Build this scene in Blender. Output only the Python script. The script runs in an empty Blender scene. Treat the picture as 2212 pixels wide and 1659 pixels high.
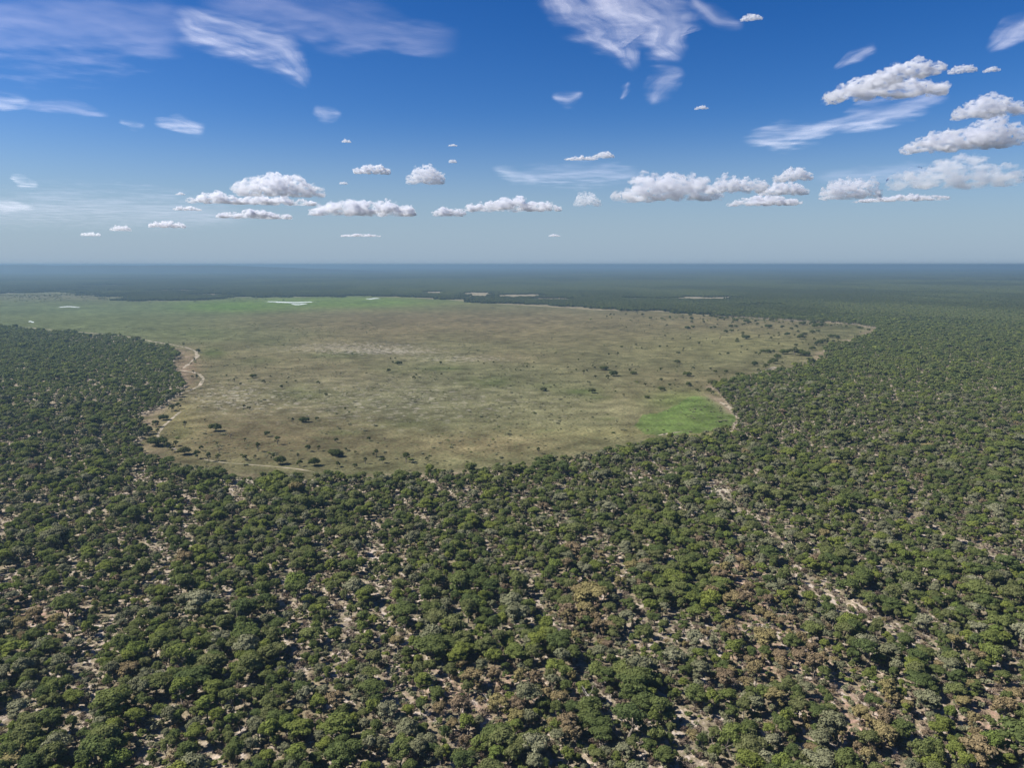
import bpy, bmesh, math, random, re
import numpy as np
from mathutils import Vector, Matrix

# ------------------------------------------------------------------ camera, sky, sun, exposure
S = bpy.context.scene
COL = S.collection
CAM_H = 140.0
HFOV = math.radians(66.0)
PITCH = math.radians(8.62)
SUN_EL, SUN_AZ = math.radians(46.0), math.radians(-92.0)      # azimuth measured clockwise from +Y (view direction)

cam_data = bpy.data.cameras.new('camera')
cam = bpy.data.objects.new('camera', cam_data)
COL.objects.link(cam)
cam.location = (0, 0, CAM_H)
cam.rotation_euler = (math.pi / 2 - PITCH, 0, 0)
cam_data.sensor_fit = 'HORIZONTAL'
cam_data.angle = HFOV
cam_data.clip_start = 1.0
cam_data.clip_end = 200000.0
S.camera = cam

world = bpy.data.worlds.new('World')
S.world = world
world.use_nodes = True
wn, wl = world.node_tree.nodes, world.node_tree.links
sky = wn.new('ShaderNodeTexSky')
sky.sky_type = 'NISHITA'
sky.sun_disc = False
sky.sun_elevation = SUN_EL
sky.sun_rotation = SUN_AZ
sky.altitude = 1000.0
sky.air_density = 1.0
sky.dust_density = 1.4
sky.ozone_density = 4.0
hsv = wn.new('ShaderNodeHueSaturation')
hsv.inputs['Saturation'].default_value = 1.25
hsv.inputs['Hue'].default_value = 0.51
hsv.inputs['Value'].default_value = 1.0
gam = wn.new('ShaderNodeGamma')
gam.inputs['Gamma'].default_value = 1.25
wl.new(sky.outputs[0], gam.inputs['Color'])
wl.new(gam.outputs[0], hsv.inputs['Color'])
# bluish grey air low over the horizon, all the way round
wtc = wn.new('ShaderNodeTexCoord')
wsep = wn.new('ShaderNodeSeparateXYZ')
wl.new(wtc.outputs['Generated'], wsep.inputs[0])
wmr = wn.new('ShaderNodeMapRange')
wmr.interpolation_type = 'SMOOTHERSTEP'
wl.new(wsep.outputs[2], wmr.inputs[0])
for i_, v_ in enumerate((-0.02, 0.20, 0.9, 0.0)):
    wmr.inputs[1 + i_].default_value = v_
wmx = wn.new('ShaderNodeMix')
wmx.data_type = 'RGBA'
wl.new(wmr.outputs[0], wmx.inputs[0])
wl.new(hsv.outputs[0], wmx.inputs[6])
wmx.inputs[7].default_value = (4.9, 6.5, 8.4, 1)
wl.new(wmx.outputs[2], wn['Background'].inputs['Color'])
wn['Background'].inputs['Strength'].default_value = 0.037

sun_data = bpy.data.lights.new('sun', 'SUN')
sun_data.energy = 5.0
sun_data.angle = math.radians(0.6)
sun_data.color = (1.0, 0.94, 0.84)
sun = bpy.data.objects.new('sun', sun_data)
COL.objects.link(sun)
sd = Vector((math.sin(SUN_AZ) * math.cos(SUN_EL), math.cos(SUN_AZ) * math.cos(SUN_EL), math.sin(SUN_EL)))
sun.rotation_euler = sd.to_track_quat('Z', 'Y').to_euler()
sun.location = (0, 0, 500)

S.view_settings.view_transform = 'Standard'
S.view_settings.look = 'None'
S.view_settings.gamma = 1.0
S.view_settings.exposure = 0.93
S.view_settings.use_curve_mapping = False
S.cycles.max_bounces = 16
S.cycles.diffuse_bounces = 4
S.cycles.glossy_bounces = 2
S.cycles.transmission_bounces = 3
S.cycles.transparent_max_bounces = 12
S.cycles.volume_bounces = 12
S.cycles.use_denoising = True

# ------------------------------------------------------------------ helpers
rng = np.random.default_rng(7)
random.seed(7)
FPX = 1106.0 / math.tan(HFOV / 2)          # focal length, measured on a picture 2212 wide


def ray(px, py):
    u = (px - 1106.0) / FPX
    v = (829.5 - py) / FPX
    cp, sp = math.cos(PITCH), math.sin(PITCH)
    return np.array([u, cp + v * sp, v * cp - sp])


def at(px, py, z=0.0):
    """point at height z seen in the direction px, py"""
    d = ray(px, py)
    t = (z - CAM_H) / d[2]
    return np.array([d[0] * t, d[1] * t, z])


def project(x, y, z=0.0):
    cp, sp = math.cos(PITCH), math.sin(PITCH)
    dz = z - CAM_H
    f = y * cp - dz * sp
    up = y * sp + dz * cp
    f = np.where(f > 1, f, 1)
    return 1106.0 + FPX * x / f, 829.5 - FPX * up / f


def hash2(ix, iy, seed):
    n = (ix.astype(np.int64) * 374761393 + iy.astype(np.int64) * 668265263 + seed * 974634777) & 0xffffffff
    n = ((n ^ (n >> 13)) * 1274126177) & 0xffffffff
    return ((n ^ (n >> 16)) & 0xffff) / 65535.0


def vnoise(x, y, seed=0):
    ix, iy = np.floor(x), np.floor(y)
    fx, fy = x - ix, y - iy
    fx, fy = fx * fx * (3 - 2 * fx), fy * fy * (3 - 2 * fy)
    a, b = hash2(ix, iy, seed), hash2(ix + 1, iy, seed)
    c, d = hash2(ix, iy + 1, seed), hash2(ix + 1, iy + 1, seed)
    return (a * (1 - fx) + b * fx) * (1 - fy) + (c * (1 - fx) + d * fx) * fy


def fbm(x, y, seed=0, octv=4):
    s, a, t = 0, 1.0, 0
    for k in range(octv):
        s = s + a * vnoise(x * 2 ** k, y * 2 ** k, seed + k * 17)
        t += a
        a *= 0.5
    return s / t


def inside(poly, x, y):
    poly = np.asarray(poly)
    r = np.zeros(x.shape, bool)
    n = len(poly)
    for i in range(n):
        x0, y0 = poly[i][:2]
        x1, y1 = poly[(i + 1) % n][:2]
        if y0 == y1:
            continue
        c = ((y0 > y) != (y1 > y)) & (x < (x1 - x0) * (y - y0) / (y1 - y0) + x0)
        r ^= c
    return r


def tag(o, label=None, cat=None, group=None, kind=None):
    if label: o['label'] = label
    if cat: o['category'] = cat
    if group: o['group'] = group
    if kind: o['kind'] = kind
    return o


def mesh_from(name, verts, faces, mats=(), fmat=None, smooth=False):
    """faces: list of tuples or an (n,k) int array"""
    me = bpy.data.meshes.new(name)
    verts = np.asarray(verts, np.float32)
    if isinstance(faces, np.ndarray):
        k = faces.shape[1]
        me.vertices.add(len(verts))
        me.vertices.foreach_set('co', verts.ravel())
        me.loops.add(faces.size)
        me.loops.foreach_set('vertex_index', faces.astype(np.int32).ravel())
        me.polygons.add(len(faces))
        me.polygons.foreach_set('loop_start', np.arange(0, faces.size, k, dtype=np.int32))
        me.update(calc_edges=True)
    else:
        me.from_pydata([tuple(map(float, v)) for v in verts], [], faces)
    for m in mats:
        me.materials.append(m)
    if fmat is not None:
        me.polygons.foreach_set('material_index', np.asarray(fmat, np.int32))
    me.polygons.foreach_set('use_smooth', np.full(len(me.polygons), smooth))
    me.update()
    return me


def link(name, me, parent=None):
    o = bpy.data.objects.new(name, me)
    COL.objects.link(o)
    if parent:
        o.parent = parent
    return o


# ------------------------------------------------------------------ materials
class NT:
    def __init__(self, name):
        self.m = bpy.data.materials.new(name)
        self.m.use_nodes = True
        self.n = self.m.node_tree.nodes
        self.l = self.m.node_tree.links
        self.n.clear()
        self.out = self.n.new('ShaderNodeOutputMaterial')

    def node(self, t, **kw):
        nd = self.n.new(t)
        for k, v in kw.items():
            setattr(nd, k, v)
        return nd

    def put(self, sock, v):
        if isinstance(v, (int, float, tuple, list)):
            if isinstance(v, (tuple, list)) and len(v) == 3 and sock.type == 'RGBA':
                v = tuple(v) + (1,)
            sock.default_value = v
        else:
            self.l.new(v, sock)

    def noise(self, vec, scale, detail=3, rough=0.55, out=0):
        nd = self.node('ShaderNodeTexNoise')
        self.put(nd.inputs['Vector'], vec)
        nd.inputs['Scale'].default_value = scale
        nd.inputs['Detail'].default_value = detail
        nd.inputs['Roughness'].default_value = rough
        return nd.outputs[out]

    def mix(self, fac, a, b, mode='MIX'):
        nd = self.node('ShaderNodeMix', data_type='RGBA', blend_type=mode)
        self.put(nd.inputs[0], fac)
        self.put(nd.inputs[6], a)
        self.put(nd.inputs[7], b)
        return nd.outputs[2]

    def math(self, op, a, b=0.0, c=0.0):
        nd = self.node('ShaderNodeMath', operation=op)
        self.put(nd.inputs[0], a)
        self.put(nd.inputs[1], b)
        self.put(nd.inputs[2], c)
        return nd.outputs[0]

    def ramp(self, v, lo, hi, a=0.0, b=1.0, smooth=True):
        nd = self.node('ShaderNodeMapRange')
        if smooth: nd.interpolation_type = 'SMOOTHSTEP'
        self.put(nd.inputs[0], v)
        for i, q in enumerate((lo, hi, a, b)):
            nd.inputs[1 + i].default_value = q
        return nd.outputs[0]

    def cramp(self, v, stops, interp='LINEAR'):
        nd = self.node('ShaderNodeValToRGB')
        cr = nd.color_ramp
        cr.interpolation = interp
        while len(cr.elements) < len(stops):
            cr.elements.new(0.5)
        for e, (p, c) in zip(cr.elements, stops):
            e.position = p
            e.color = tuple(c) + (1,)
        self.put(nd.inputs[0], v)
        return nd.outputs[0]

    def mapping(self, vec, scale=(1, 1, 1), rot=(0, 0, 0)):
        nd = self.node('ShaderNodeMapping')
        self.put(nd.inputs[0], vec)
        nd.inputs['Rotation'].default_value = rot
        nd.inputs['Scale'].default_value = scale
        return nd.outputs[0]


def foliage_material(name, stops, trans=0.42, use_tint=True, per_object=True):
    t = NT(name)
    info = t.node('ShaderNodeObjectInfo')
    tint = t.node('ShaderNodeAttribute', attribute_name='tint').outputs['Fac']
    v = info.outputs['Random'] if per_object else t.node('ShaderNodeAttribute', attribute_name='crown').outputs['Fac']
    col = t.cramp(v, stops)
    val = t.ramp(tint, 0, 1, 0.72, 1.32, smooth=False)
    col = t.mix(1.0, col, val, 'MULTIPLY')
    d = t.node('ShaderNodeBsdfDiffuse')
    t.put(d.inputs['Color'], col)
    tr = t.node('ShaderNodeBsdfTranslucent')
    t.put(tr.inputs['Color'], t.mix(0.5, col, (0.15, 0.19, 0.06)))
    mx = t.node('ShaderNodeMixShader')
    mx.inputs[0].default_value = trans
    t.l.new(d.outputs[0], mx.inputs[1])
    t.l.new(tr.outputs[0], mx.inputs[2])
    t.l.new(mx.outputs[0], t.out.inputs['Surface'])
    return t.m


def plain_material(name, a, b, scale, rough=0.9, vec='Object'):
    t = NT(name)
    tc = t.node('ShaderNodeTexCoord').outputs[vec]
    n = t.noise(tc, scale, 4)
    col = t.mix(t.ramp(n, 0.35, 0.65), a, b)
    d = t.node('ShaderNodeBsdfPrincipled')
    t.put(d.inputs['Base Color'], col)
    d.inputs['Roughness'].default_value = rough
    d.inputs['Specular IOR Level'].default_value = 0.15
    t.l.new(d.outputs[0], t.out.inputs['Surface'])
    return t.m


G = [(0.0, (0.094, 0.124, 0.048)), (0.22, (0.118, 0.148, 0.052)), (0.45, (0.142, 0.166, 0.060)),
     (0.62, (0.162, 0.172, 0.076)), (0.8, (0.156, 0.188, 0.058)), (0.93, (0.174, 0.204, 0.054)), (1.0, (0.200, 0.228, 0.056))]
M_GREEN = foliage_material('leaves_green', G)
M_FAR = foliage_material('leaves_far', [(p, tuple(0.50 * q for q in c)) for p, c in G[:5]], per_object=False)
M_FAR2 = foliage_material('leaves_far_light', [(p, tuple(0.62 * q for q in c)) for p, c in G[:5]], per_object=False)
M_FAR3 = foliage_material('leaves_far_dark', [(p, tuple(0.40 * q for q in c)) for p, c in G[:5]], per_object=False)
M_DARK = foliage_material('leaves_dark', [(p, tuple(0.48 * q for q in c)) for p, c in G[:5]], 0.15)
M_BRIGHT = foliage_material('leaves_bright', [(0, (0.125, 0.165, 0.045)), (1, (0.175, 0.20, 0.05))], 0.3)
M_DRY_TINT = foliage_material('leaves_dry', [(0, (0.155, 0.115, 0.08)), (0.5, (0.185, 0.145, 0.08)), (1, (0.20, 0.175, 0.075))], 0.1)  # dry shrub colour, also painting the window reflection onto trees
M_GREY = foliage_material('leaves_grey', [(0, (0.125, 0.128, 0.074)), (0.6, (0.155, 0.160, 0.094)), (1, (0.19, 0.19, 0.12))], 0.1)
M_TWIG = foliage_material('leaves_twig', [(0, (0.10, 0.075, 0.058)), (1, (0.17, 0.135, 0.105))], 0.0)
M_BARK = plain_material('bark', (0.10, 0.085, 0.07), (0.17, 0.15, 0.125), 3.0)
M_DEAD = plain_material('dead_wood', (0.30, 0.27, 0.235), (0.42, 0.39, 0.35), 3.0)


# ------------------------------------------------------------------ the pan (open grassland) and the forest edge
PAN_PX = [(-700, 690, 6), (-300, 692, 6), (0, 701, 7), (120, 711, 7), (250, 721, 7), (330, 738, 7), (372, 750, 5), (392, 766, 1), (384, 790, 0), (382, 812, 0),
          (392, 835, 0), (376, 858, 0), (352, 876, 0), (320, 898, 0), (302, 925, 0), (305, 955, 0), (322, 985, 2), (360, 1003, 5), (430, 1006, 6),
          (520, 1012, 6), (600, 1016, 6), (690, 1016, 6), (800, 1012, 7), (900, 1004, 8), (1000, 1000, 8), (1080, 990, 8), (1180, 984, 8), (1240, 970, 8),
          (1320, 952, 8), (1380, 942, 7), (1450, 936, 5), (1500, 931, 7), (1550, 924, 7), (1586, 926, 2), (1597, 905, 0), (1578, 880, 0), (1548, 858, 0),
          (1536, 838, 0), (1560, 824, 3), (1610, 812, 4), (1650, 803, 4), (1720, 790, 5), (1775, 772, 5), (1785, 752, 0), (1815, 738, 3), (1870, 722, 3),
          (1893, 712, 0), (1860, 702, 0), (1800, 697, 0), (1700, 692, 0), (1600, 684, 0), (1540, 681, 0), (1440, 672, 0), (1300, 669, 0), (1200, 662, 0),
          (1080, 655, 0), (980, 647, 0), (900, 642, 0), (800, 640, 0), (660, 640, 0), (500, 642, 0), (430, 650, 0), (310, 651, 0), (240, 640, 0),
          (160, 632, 0), (0, 634, 0), (-300, 640, 0), (-900, 650, 0)]
PAN = np.array([at(a, b, z)[:2] for a, b, z in PAN_PX])
# clearings beyond the pan and a painted window reflection: centre, half width, half height in the picture, laid out on the ground
CLEAR_PX = [(1525, 645, 82, 4.2), (1400, 646, 60, 2.0), (1040, 636, 42, 4.5), (1120, 640, 55, 3.5), (940, 633, 26, 3.0), (1180, 647, 60, 2.2), (460, 637, 75, 2.2),
            (520, 1026, 40, 16), (1550, 1065, 28, 12), (230, 617, 60, 1.3), (1640, 660, 50, 2), (1000, 650, 60, 1.2), (380, 628, 60, 2.0)]  # first entry of this row paints a pale window reflection as bare floor


def clearing(x, y):  # also true in the painted pale window reflection
    px, py = project(x, y)
    m = np.zeros(np.shape(x), bool)
    wob = np.clip(-0.3 + 2.9 * fbm(x / 32.0, y / 110.0, 5, 4), 0, 2)
    for cx, cy, a, b in CLEAR_PX:
        m |= ((px - cx) / a) ** 2 + ((py - cy) / b) ** 2 < wob
    return m


def in_pan(x, y):
    wx = x + 22 * (fbm(x / 60, y / 60, 31, 3) - 0.5)
    wy = y + (y / 18) * (1 + 1.6 * np.clip((y - 1800) / 1200, 0, 1)) * (fbm(x / 70, y / 160, 37, 4) - 0.5)
    return inside(PAN, wx, wy)


def soft(px, py, cx, cy, a, b, p=1.0):
    d = ((px - cx) / a) ** 2 + ((py - cy) / b) ** 2
    return np.exp(-d * p)


# ------------------------------------------------------------------ ground: one sheet to the horizon
def build_ground():
    th = np.concatenate([np.linspace(-math.pi, -0.75, 26)[:-1], np.linspace(-0.75, 0.75, 620), np.linspace(0.75, math.pi, 26)[1:]])
    rr = np.concatenate([[30, 80], np.geomspace(130, 6000, 420), np.geomspace(6200, 62000, 45)])
    T, R = np.meshgrid(th, rr)
    X, Y = R * np.sin(T), R * np.cos(T)
    nr, nt = X.shape
    verts = np.stack([X.ravel(), Y.ravel(), np.zeros(X.size)], 1)
    verts = np.vstack([verts, [[0, 0, 0]]])
    i, j = np.meshgrid(np.arange(nr - 1), np.arange(nt - 1), indexing='ij')
    q = np.stack([i * nt + j, i * nt + j + 1, (i + 1) * nt + j + 1, (i + 1) * nt + j], -1).reshape(-1, 4)
    c = len(verts) - 1
    fan = [(c, k + 1, k, k) for k in range(nt - 1)]
    me = mesh_from('ground', verts, q)
    # centre cap as its own triangles, joined through bmesh to keep one sheet
    bm = bmesh.new()
    bm.from_mesh(me)
    bm.verts.ensure_lookup_table()
    for k in range(nt - 1):
        bm.faces.new((bm.verts[c], bm.verts[k + 1], bm.verts[k]))
    bmesh.ops.recalc_face_normals(bm, faces=bm.faces)
    bm.to_mesh(me)
    bm.free()
    x, y = verts[:, 0], verts[:, 1]
    px, py = project(x, y)
    front = y > 50
    pan = in_pan(x, y) & front
    clr = clearing(x, y) & front & ~pan
    d = np.hypot(x, y)

    base = np.tile(np.array([0.150, 0.151, 0.082]), (len(x), 1))

    def blend(col, w):
        nonlocal base
        w = np.clip(w, 0, 1)[:, None]
        base = base * (1 - w) + np.array(col) * w
    n1 = fbm(x / 90, y / 140, 3, 4)
    n2 = fbm(x / 35, y / 50, 9, 4)
    n3 = fbm(x / 260, y / 400, 15, 3)
    blend((0.180, 0.152, 0.092), 0.7 * np.clip((n3 - 0.42) * 4, 0, 1))
    # back of the pan: brown tan band, then green
    blend((0.180, 0.145, 0.088), 0.9 * soft(px, py, 950, 695, 480, 28))
    blend((0.200, 0.172, 0.100), 0.75 * soft(px, py, 1350, 710, 330, 50))
    blend((0.120, 0.095, 0.075), 0.9 * soft(px, py, 400, 646, 95, 3.2))
    blend((0.215, 0.210, 0.150), 0.8 * soft(px, py, 440, 637, 80, 1.3))
    gl = 1 / (1 + np.exp((px - 470 - (720 - py) * 1.6) / 90)) * 1 / (1 + np.exp((py - 745) / 10))
    blend((0.118, 0.146, 0.068), 1.0 * gl)
    blend((0.125, 0.165, 0.085), 0.7 * soft(px, py, 150, 668, 320, 12))
    blend((0.135, 0.200, 0.052), 1.3 * soft(px, py, 735, 652, 250, 14) * (py < 676))
    blend((0.120, 0.210, 0.040), 0.9 * soft(px, py, 500, 662, 120, 12))
    blend((0.19, 0.18, 0.13), 0.7 * soft(px, py, 180, 640, 330, 9))
    # lighter dry belt of the middle and right, pale reeds
    blend((0.215, 0.205, 0.120), 0.6 * soft(px, py, 1330, 890, 190, 40))
    blend((0.180, 0.175, 0.115), 0.5 * soft(px, py, 800, 850, 420, 70))
    blend((0.215, 0.212, 0.100), 0.6 * soft(px, py, 1620, 740, 200, 28))
    blend((0.250, 0.225, 0.105), 0.6 * soft(px, py, 380, 905, 60, 45))
    blend((0.205, 0.160, 0.095), 0.55 * soft(px, py, 1050, 960, 190, 28))
    blend((0.190, 0.150, 0.090), 0.45 * soft(px, py, 560, 940, 200, 40))
    blend((0.230, 0.165, 0.115), 0.8 * soft(px, py, 405, 800, 28, 40))
    blend((0.270, 0.250, 0.120), 0.5 * soft(px, py, 1420, 935, 220, 12))
    for cx, cy, a, b, w in [(460, 762, 34, 14, .8), (590, 742, 60, 8, .35), (720, 766, 75, 8, .6), (560, 780, 60, 10, .35), (1060, 824, 62, 13, .75), (960, 795, 55, 7, .6),
                            (1255, 846, 52, 9, .8), (1290, 858, 30, 8, .5), (1180, 834, 40, 8, .35), (660, 850, 110, 24, .35), (880, 915, 90, 9, .35), (850, 800, 60, 9, .3),
                            (1440, 945, 40, 6, .4), (740, 935, 60, 7, .45), (1310, 905, 26, 5, .5), (390, 935, 34, 20, .35), (1180, 930, 26, 4, .5), (420, 720, 80, 14, .4),
                            (1830, 706, 40, 5, .6), (1690, 690, 90, 4, .4)]:
        blend((0.095, 0.120, 0.045), w * 1.1 * soft(px, py, cx, cy, a, b, 1.4) * np.clip(n2 * 2.2, 0, 1.3))
    # bright green marsh at the right
    gp = [(1372, 918), (1395, 899), (1440, 884), (1470, 866), (1500, 856), (1530, 858), (1556, 872), (1578, 890), (1586, 906), (1576, 918), (1545, 926), (1500, 934),
          (1455, 938), (1420, 941), (1390, 936)]
    wig = (n2 - 0.5) * 26
    g = inside(gp, px + wig, py + wig * 0.4)
    blend((0.150, 0.200, 0.065), 0.75 * soft(px, py, 1465, 866, 70, 22))
    blend((0.118, 0.198, 0.052), 0.9 * g * np.clip(0.6 + n1 * 0.6, 0, 1))
    blend((0.160, 0.215, 0.070), 0.5 * g * soft(px, py, 1500, 905, 50, 16))
    # sandy rim along the eastern edge of the marsh and along the forest edge
    rimd = np.full(len(x), 1e9)
    P = PAN
    for k in range(len(P)):
        a, b = P[k], P[(k + 1) % len(P)]
        ab = b - a
        t = np.clip(((x - a[0]) * ab[0] + (y - a[1]) * ab[1]) / (ab @ ab), 0, 1)
        rimd = np.minimum(rimd, np.hypot(x - a[0] - t * ab[0], y - a[1] - t * ab[1]))
    rim = np.exp(-(rimd / (6 + d * 0.006)) ** 2)
    blend((0.34, 0.27, 0.215), rim * 0.8 * np.clip((n2 - 0.35) * 4, 0, 1) * (py > 700))
    blend((0.33, 0.27, 0.20), rim * 0.55 * (py <= 700) * (px > 800))
    mott = np.clip(1 + 0.9 * (fbm(x / 22, y / 22, 101, 4) - .5) + 0.5 * (fbm(x / 110, y / 160, 103, 4) - .5), .5, 1.5)
    pan_col = base * mott[:, None] * np.array([0.655, 0.640, 0.60])
    # forest floor
    r = math.radians(-22)
    xr, yr = x * math.cos(r) - y * math.sin(r), x * math.sin(r) + y * math.cos(r)
    st = fbm(xr / 6.5, yr / 34, 41, 4)
    sand = np.clip((st - 0.44) * 4.5, 0, 1)
    floor = np.array([0.175, 0.145, 0.100]) * (1 - sand[:, None]) + np.array([0.325, 0.27, 0.22]) * sand[:, None]
    # aircraft window reflections painted into the floor as reddish brown
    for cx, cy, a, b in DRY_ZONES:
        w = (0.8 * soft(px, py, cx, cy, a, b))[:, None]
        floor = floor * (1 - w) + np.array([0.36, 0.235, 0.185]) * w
    far = np.clip((d - 1200) / 2500, 0, 1)[:, None]
    floor = floor * (1 - far) + np.array([0.055, 0.068, 0.036]) * far
    floor[clr] = np.where((d[clr] > 2500)[:, None], np.array([0.22, 0.195, 0.135]), np.array([0.40, 0.36, 0.30]))
    col = np.where(pan[:, None], pan_col, floor)
    col = np.concatenate([col, np.ones((len(col), 1))], 1).astype(np.float32)
    at_ = me.color_attributes.new('soil', 'FLOAT_COLOR', 'POINT')
    at_.data.foreach_set('color', col.ravel())
    isp = me.attributes.new('is_pan', 'FLOAT', 'POINT')
    isp.data.foreach_set('value', pan.astype(np.float32))
    pale = soft(px, py, 770, 752, 170, 13) * 1.1 + soft(px, py, 850, 760, 90, 5) + 0.6 * soft(px, py, 500, 860, 90, 30) + 0.50 * soft(px, py, 850, 870, 380, 60) + 0.8 * soft(px, py, 1000, 775, 120, 8)
    pl = me.attributes.new('pale', 'FLOAT', 'POINT')
    pl.data.foreach_set('value', (pale * pan).astype(np.float32))

    t = NT('ground')
    pos = t.node('ShaderNodeTexCoord').outputs['Object']
    soil = t.node('ShaderNodeAttribute', attribute_name='soil').outputs['Color']
    isp_ = t.node('ShaderNodeAttribute', attribute_name='is_pan').outputs['Fac']
    pal = t.node('ShaderNodeAttribute', attribute_name='pale').outputs['Fac']
    na = t.noise(pos, 0.35, 5, 0.65)
    nb = t.noise(pos, 0.055, 5, 0.6)
    nc = t.noise(pos, 0.012, 4, 0.6)
    k = t.ramp(na, 0.3, 0.7, 0.60, 1.38)
    k2 = t.ramp(nb, 0.3, 0.7, 0.66, 1.32)
    k3 = t.ramp(nc, 0.3, 0.7, 0.90, 1.10)
    c1 = t.mix(1.0, soil, t.math('MULTIPLY', t.math('MULTIPLY', k, k2), k3), 'MULTIPLY')
    # grey green clumps of grass on the pan
    nd = t.noise(pos, 0.11, 6, 0.75)
    c1 = t.mix(t.math('MULTIPLY', t.ramp(nd, 0.50, 0.60, 0, 0.55), isp_), c1, (0.070, 0.078, 0.038))
    # bare pale spots
    sp = t.noise(t.mapping(pos, (0.7, 0.8, 1)), 0.16, 5, 0.62)
    lo = t.math('SUBTRACT', sp, t.math('MULTIPLY', pal, 0.085))
    spm = t.ramp(t.math('SUBTRACT', 1.0, t.math('ADD', lo, t.math('MULTIPLY', pal, 0.0))), 0.57, 0.66)
    c1 = t.mix(t.math('MULTIPLY', t.math('MULTIPLY', spm, 0.34), t.math('MINIMUM', t.math('MULTIPLY', pal, 1.6), 1.0)), c1, (0.50, 0.46, 0.40))
    # litter and grass on the forest floor
    ne = t.noise(pos, 0.45, 5, 0.7)
    inv = t.math('SUBTRACT', 1.0, isp_)
    c1 = t.mix(t.math('MULTIPLY', t.ramp(ne, 0.42, 0.54, 0, 0.8), inv), c1, (0.160, 0.140, 0.088))
    nf = t.noise(t.mapping(pos, (1, .6, 1)), 0.30, 3, 0.6)
    c1 = t.mix(t.math('MULTIPLY', t.ramp(nf, 0.555, 0.62, 0, 0.85), inv), c1, (0.40, 0.345, 0.30))
    d = t.node('ShaderNodeBsdfDiffuse')
    t.put(d.inputs['Color'], c1)
    b = t.node('ShaderNodeBump')
    b.inputs['Strength'].default_value = 0.8
    b.inputs['Distance'].default_value = 1.2
    t.put(b.inputs['Height'], na)
    t.put(d.inputs['Normal'], b.outputs[0])
    t.l.new(d.outputs[0], t.out.inputs['Surface'])
    me.materials.append(t.m)
    o = link('ground', me)
    tag(o, 'flat grassy pan and sandy forest floor reaching the horizon', kind='structure')


DRY_ZONES = [(1640, 1330, 70, 60), (1700, 1420, 90, 50), (1590, 1230, 40, 60), (1060, 1500, 150, 60), (1850, 1560, 110, 80), (2150, 1540, 90, 90), (1270, 1290, 60, 70),  # where reddish window reflections are painted into floor and crowns
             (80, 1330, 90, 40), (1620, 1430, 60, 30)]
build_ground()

# ------------------------------------------------------------------ hills on the horizon
def build_hills():
    n = 140
    D = 14000.0
    vs, fs = [], []
    prof = [(-500, 0), (-300, 60), (-120, 120), (-20, 70), (15, 150), (45, 210), (70, 190), (92, 205), (112, 120), (150, 110), (230, 150), (280, 120), (320, 90), (350, 150), (380, 130), (430, 150), (490, 140), (520, 70), (620, 50), (760, 30), (900, 0)]
    xs = np.linspace(-500, 900, n)
    hs = np.interp(xs, [p[0] for p in prof], [p[1] for p in prof])
    hs = 108 + hs / 210 * 28 - 108 * np.clip((xs - 520) / 370, 0, 1)
    hs = hs + 4 * vnoise(xs / 5.0, xs * 0, 8) + 3 * vnoise(xs / 16.0, xs * 0, 3)
    rows = [(-1500, 0), (-800, .55), (-200, .93), (300, 1.0), (900, .6), (1900, 0)]
    for a, (px, h) in enumerate(zip(xs, hs)):
        dx = (px - 1106) / FPX
        for off, f in rows:
            dd = D + off * (1 + 0.2 * math.sin(a * .7))
            vs.append((dx * dd, dd, h * f - (3 if f == 0 else 0)))
    m = len(rows)
    for a in range(n - 1):
        for b in range(m - 1):
            fs.append((a * m + b, (a + 1) * m + b, (a + 1) * m + b + 1, a * m + b + 1))
    me = mesh_from('hills', vs, fs, [plain_material('hill_forest', (0.014, 0.019, 0.011), (0.020, 0.026, 0.014), 0.004)], smooth=True)
    tag(link('hills', me), 'low blue wooded hills on the far horizon at the left', kind='structure')


build_hills()

# ------------------------------------------------------------------ sandy path, ponds
def ribbon(name, pts, width, z, mat, label, wob=0.75):
    width *= 0.8
    P = [at(a, b, 0)[:2] for a, b in pts]
    # resample
    Q = []
    for k in range(len(P) - 1):
        n = max(2, int(np.linalg.norm(P[k + 1] - P[k]) / 6))
        for i in range(n):
            Q.append(P[k] + (P[k + 1] - P[k]) * i / n)
    Q.append(P[-1])
    Q = np.array(Q)
    for _ in range(3):
        Q[1:-1] = (Q[:-2] + 2 * Q[1:-1] + Q[2:]) / 4
    vs, fs = [], []
    for k, q in enumerate(Q):
        tdir = Q[min(k + 1, len(Q) - 1)] - Q[max(k - 1, 0)]
        tdir = tdir / (np.linalg.norm(tdir) + 1e-6)
        nn = np.array([-tdir[1], tdir[0]])
        w = width * (1 + wob * (2 * vnoise(np.array([k * 0.35]), np.array([1.5]), 7)[0] - 1)) / 2
        w2 = width * (1 + wob * (2 * vnoise(np.array([k * 0.35]), np.array([9.5]), 7)[0] - 1)) / 2
        if k in (0, len(Q) - 1): w = w2 = 0.3
        a, b = q + nn * w, q - nn * w2
        vs += [(a[0], a[1], z), (b[0], b[1], z)]
    for k in range(len(Q) - 1):
        fs.append((2 * k, 2 * k + 1, 2 * k + 3, 2 * k + 2))
    me = mesh_from(name, vs, fs, [mat])
    o = link(name, me)
    tag(o, label, kind='structure')
    return o


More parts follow.
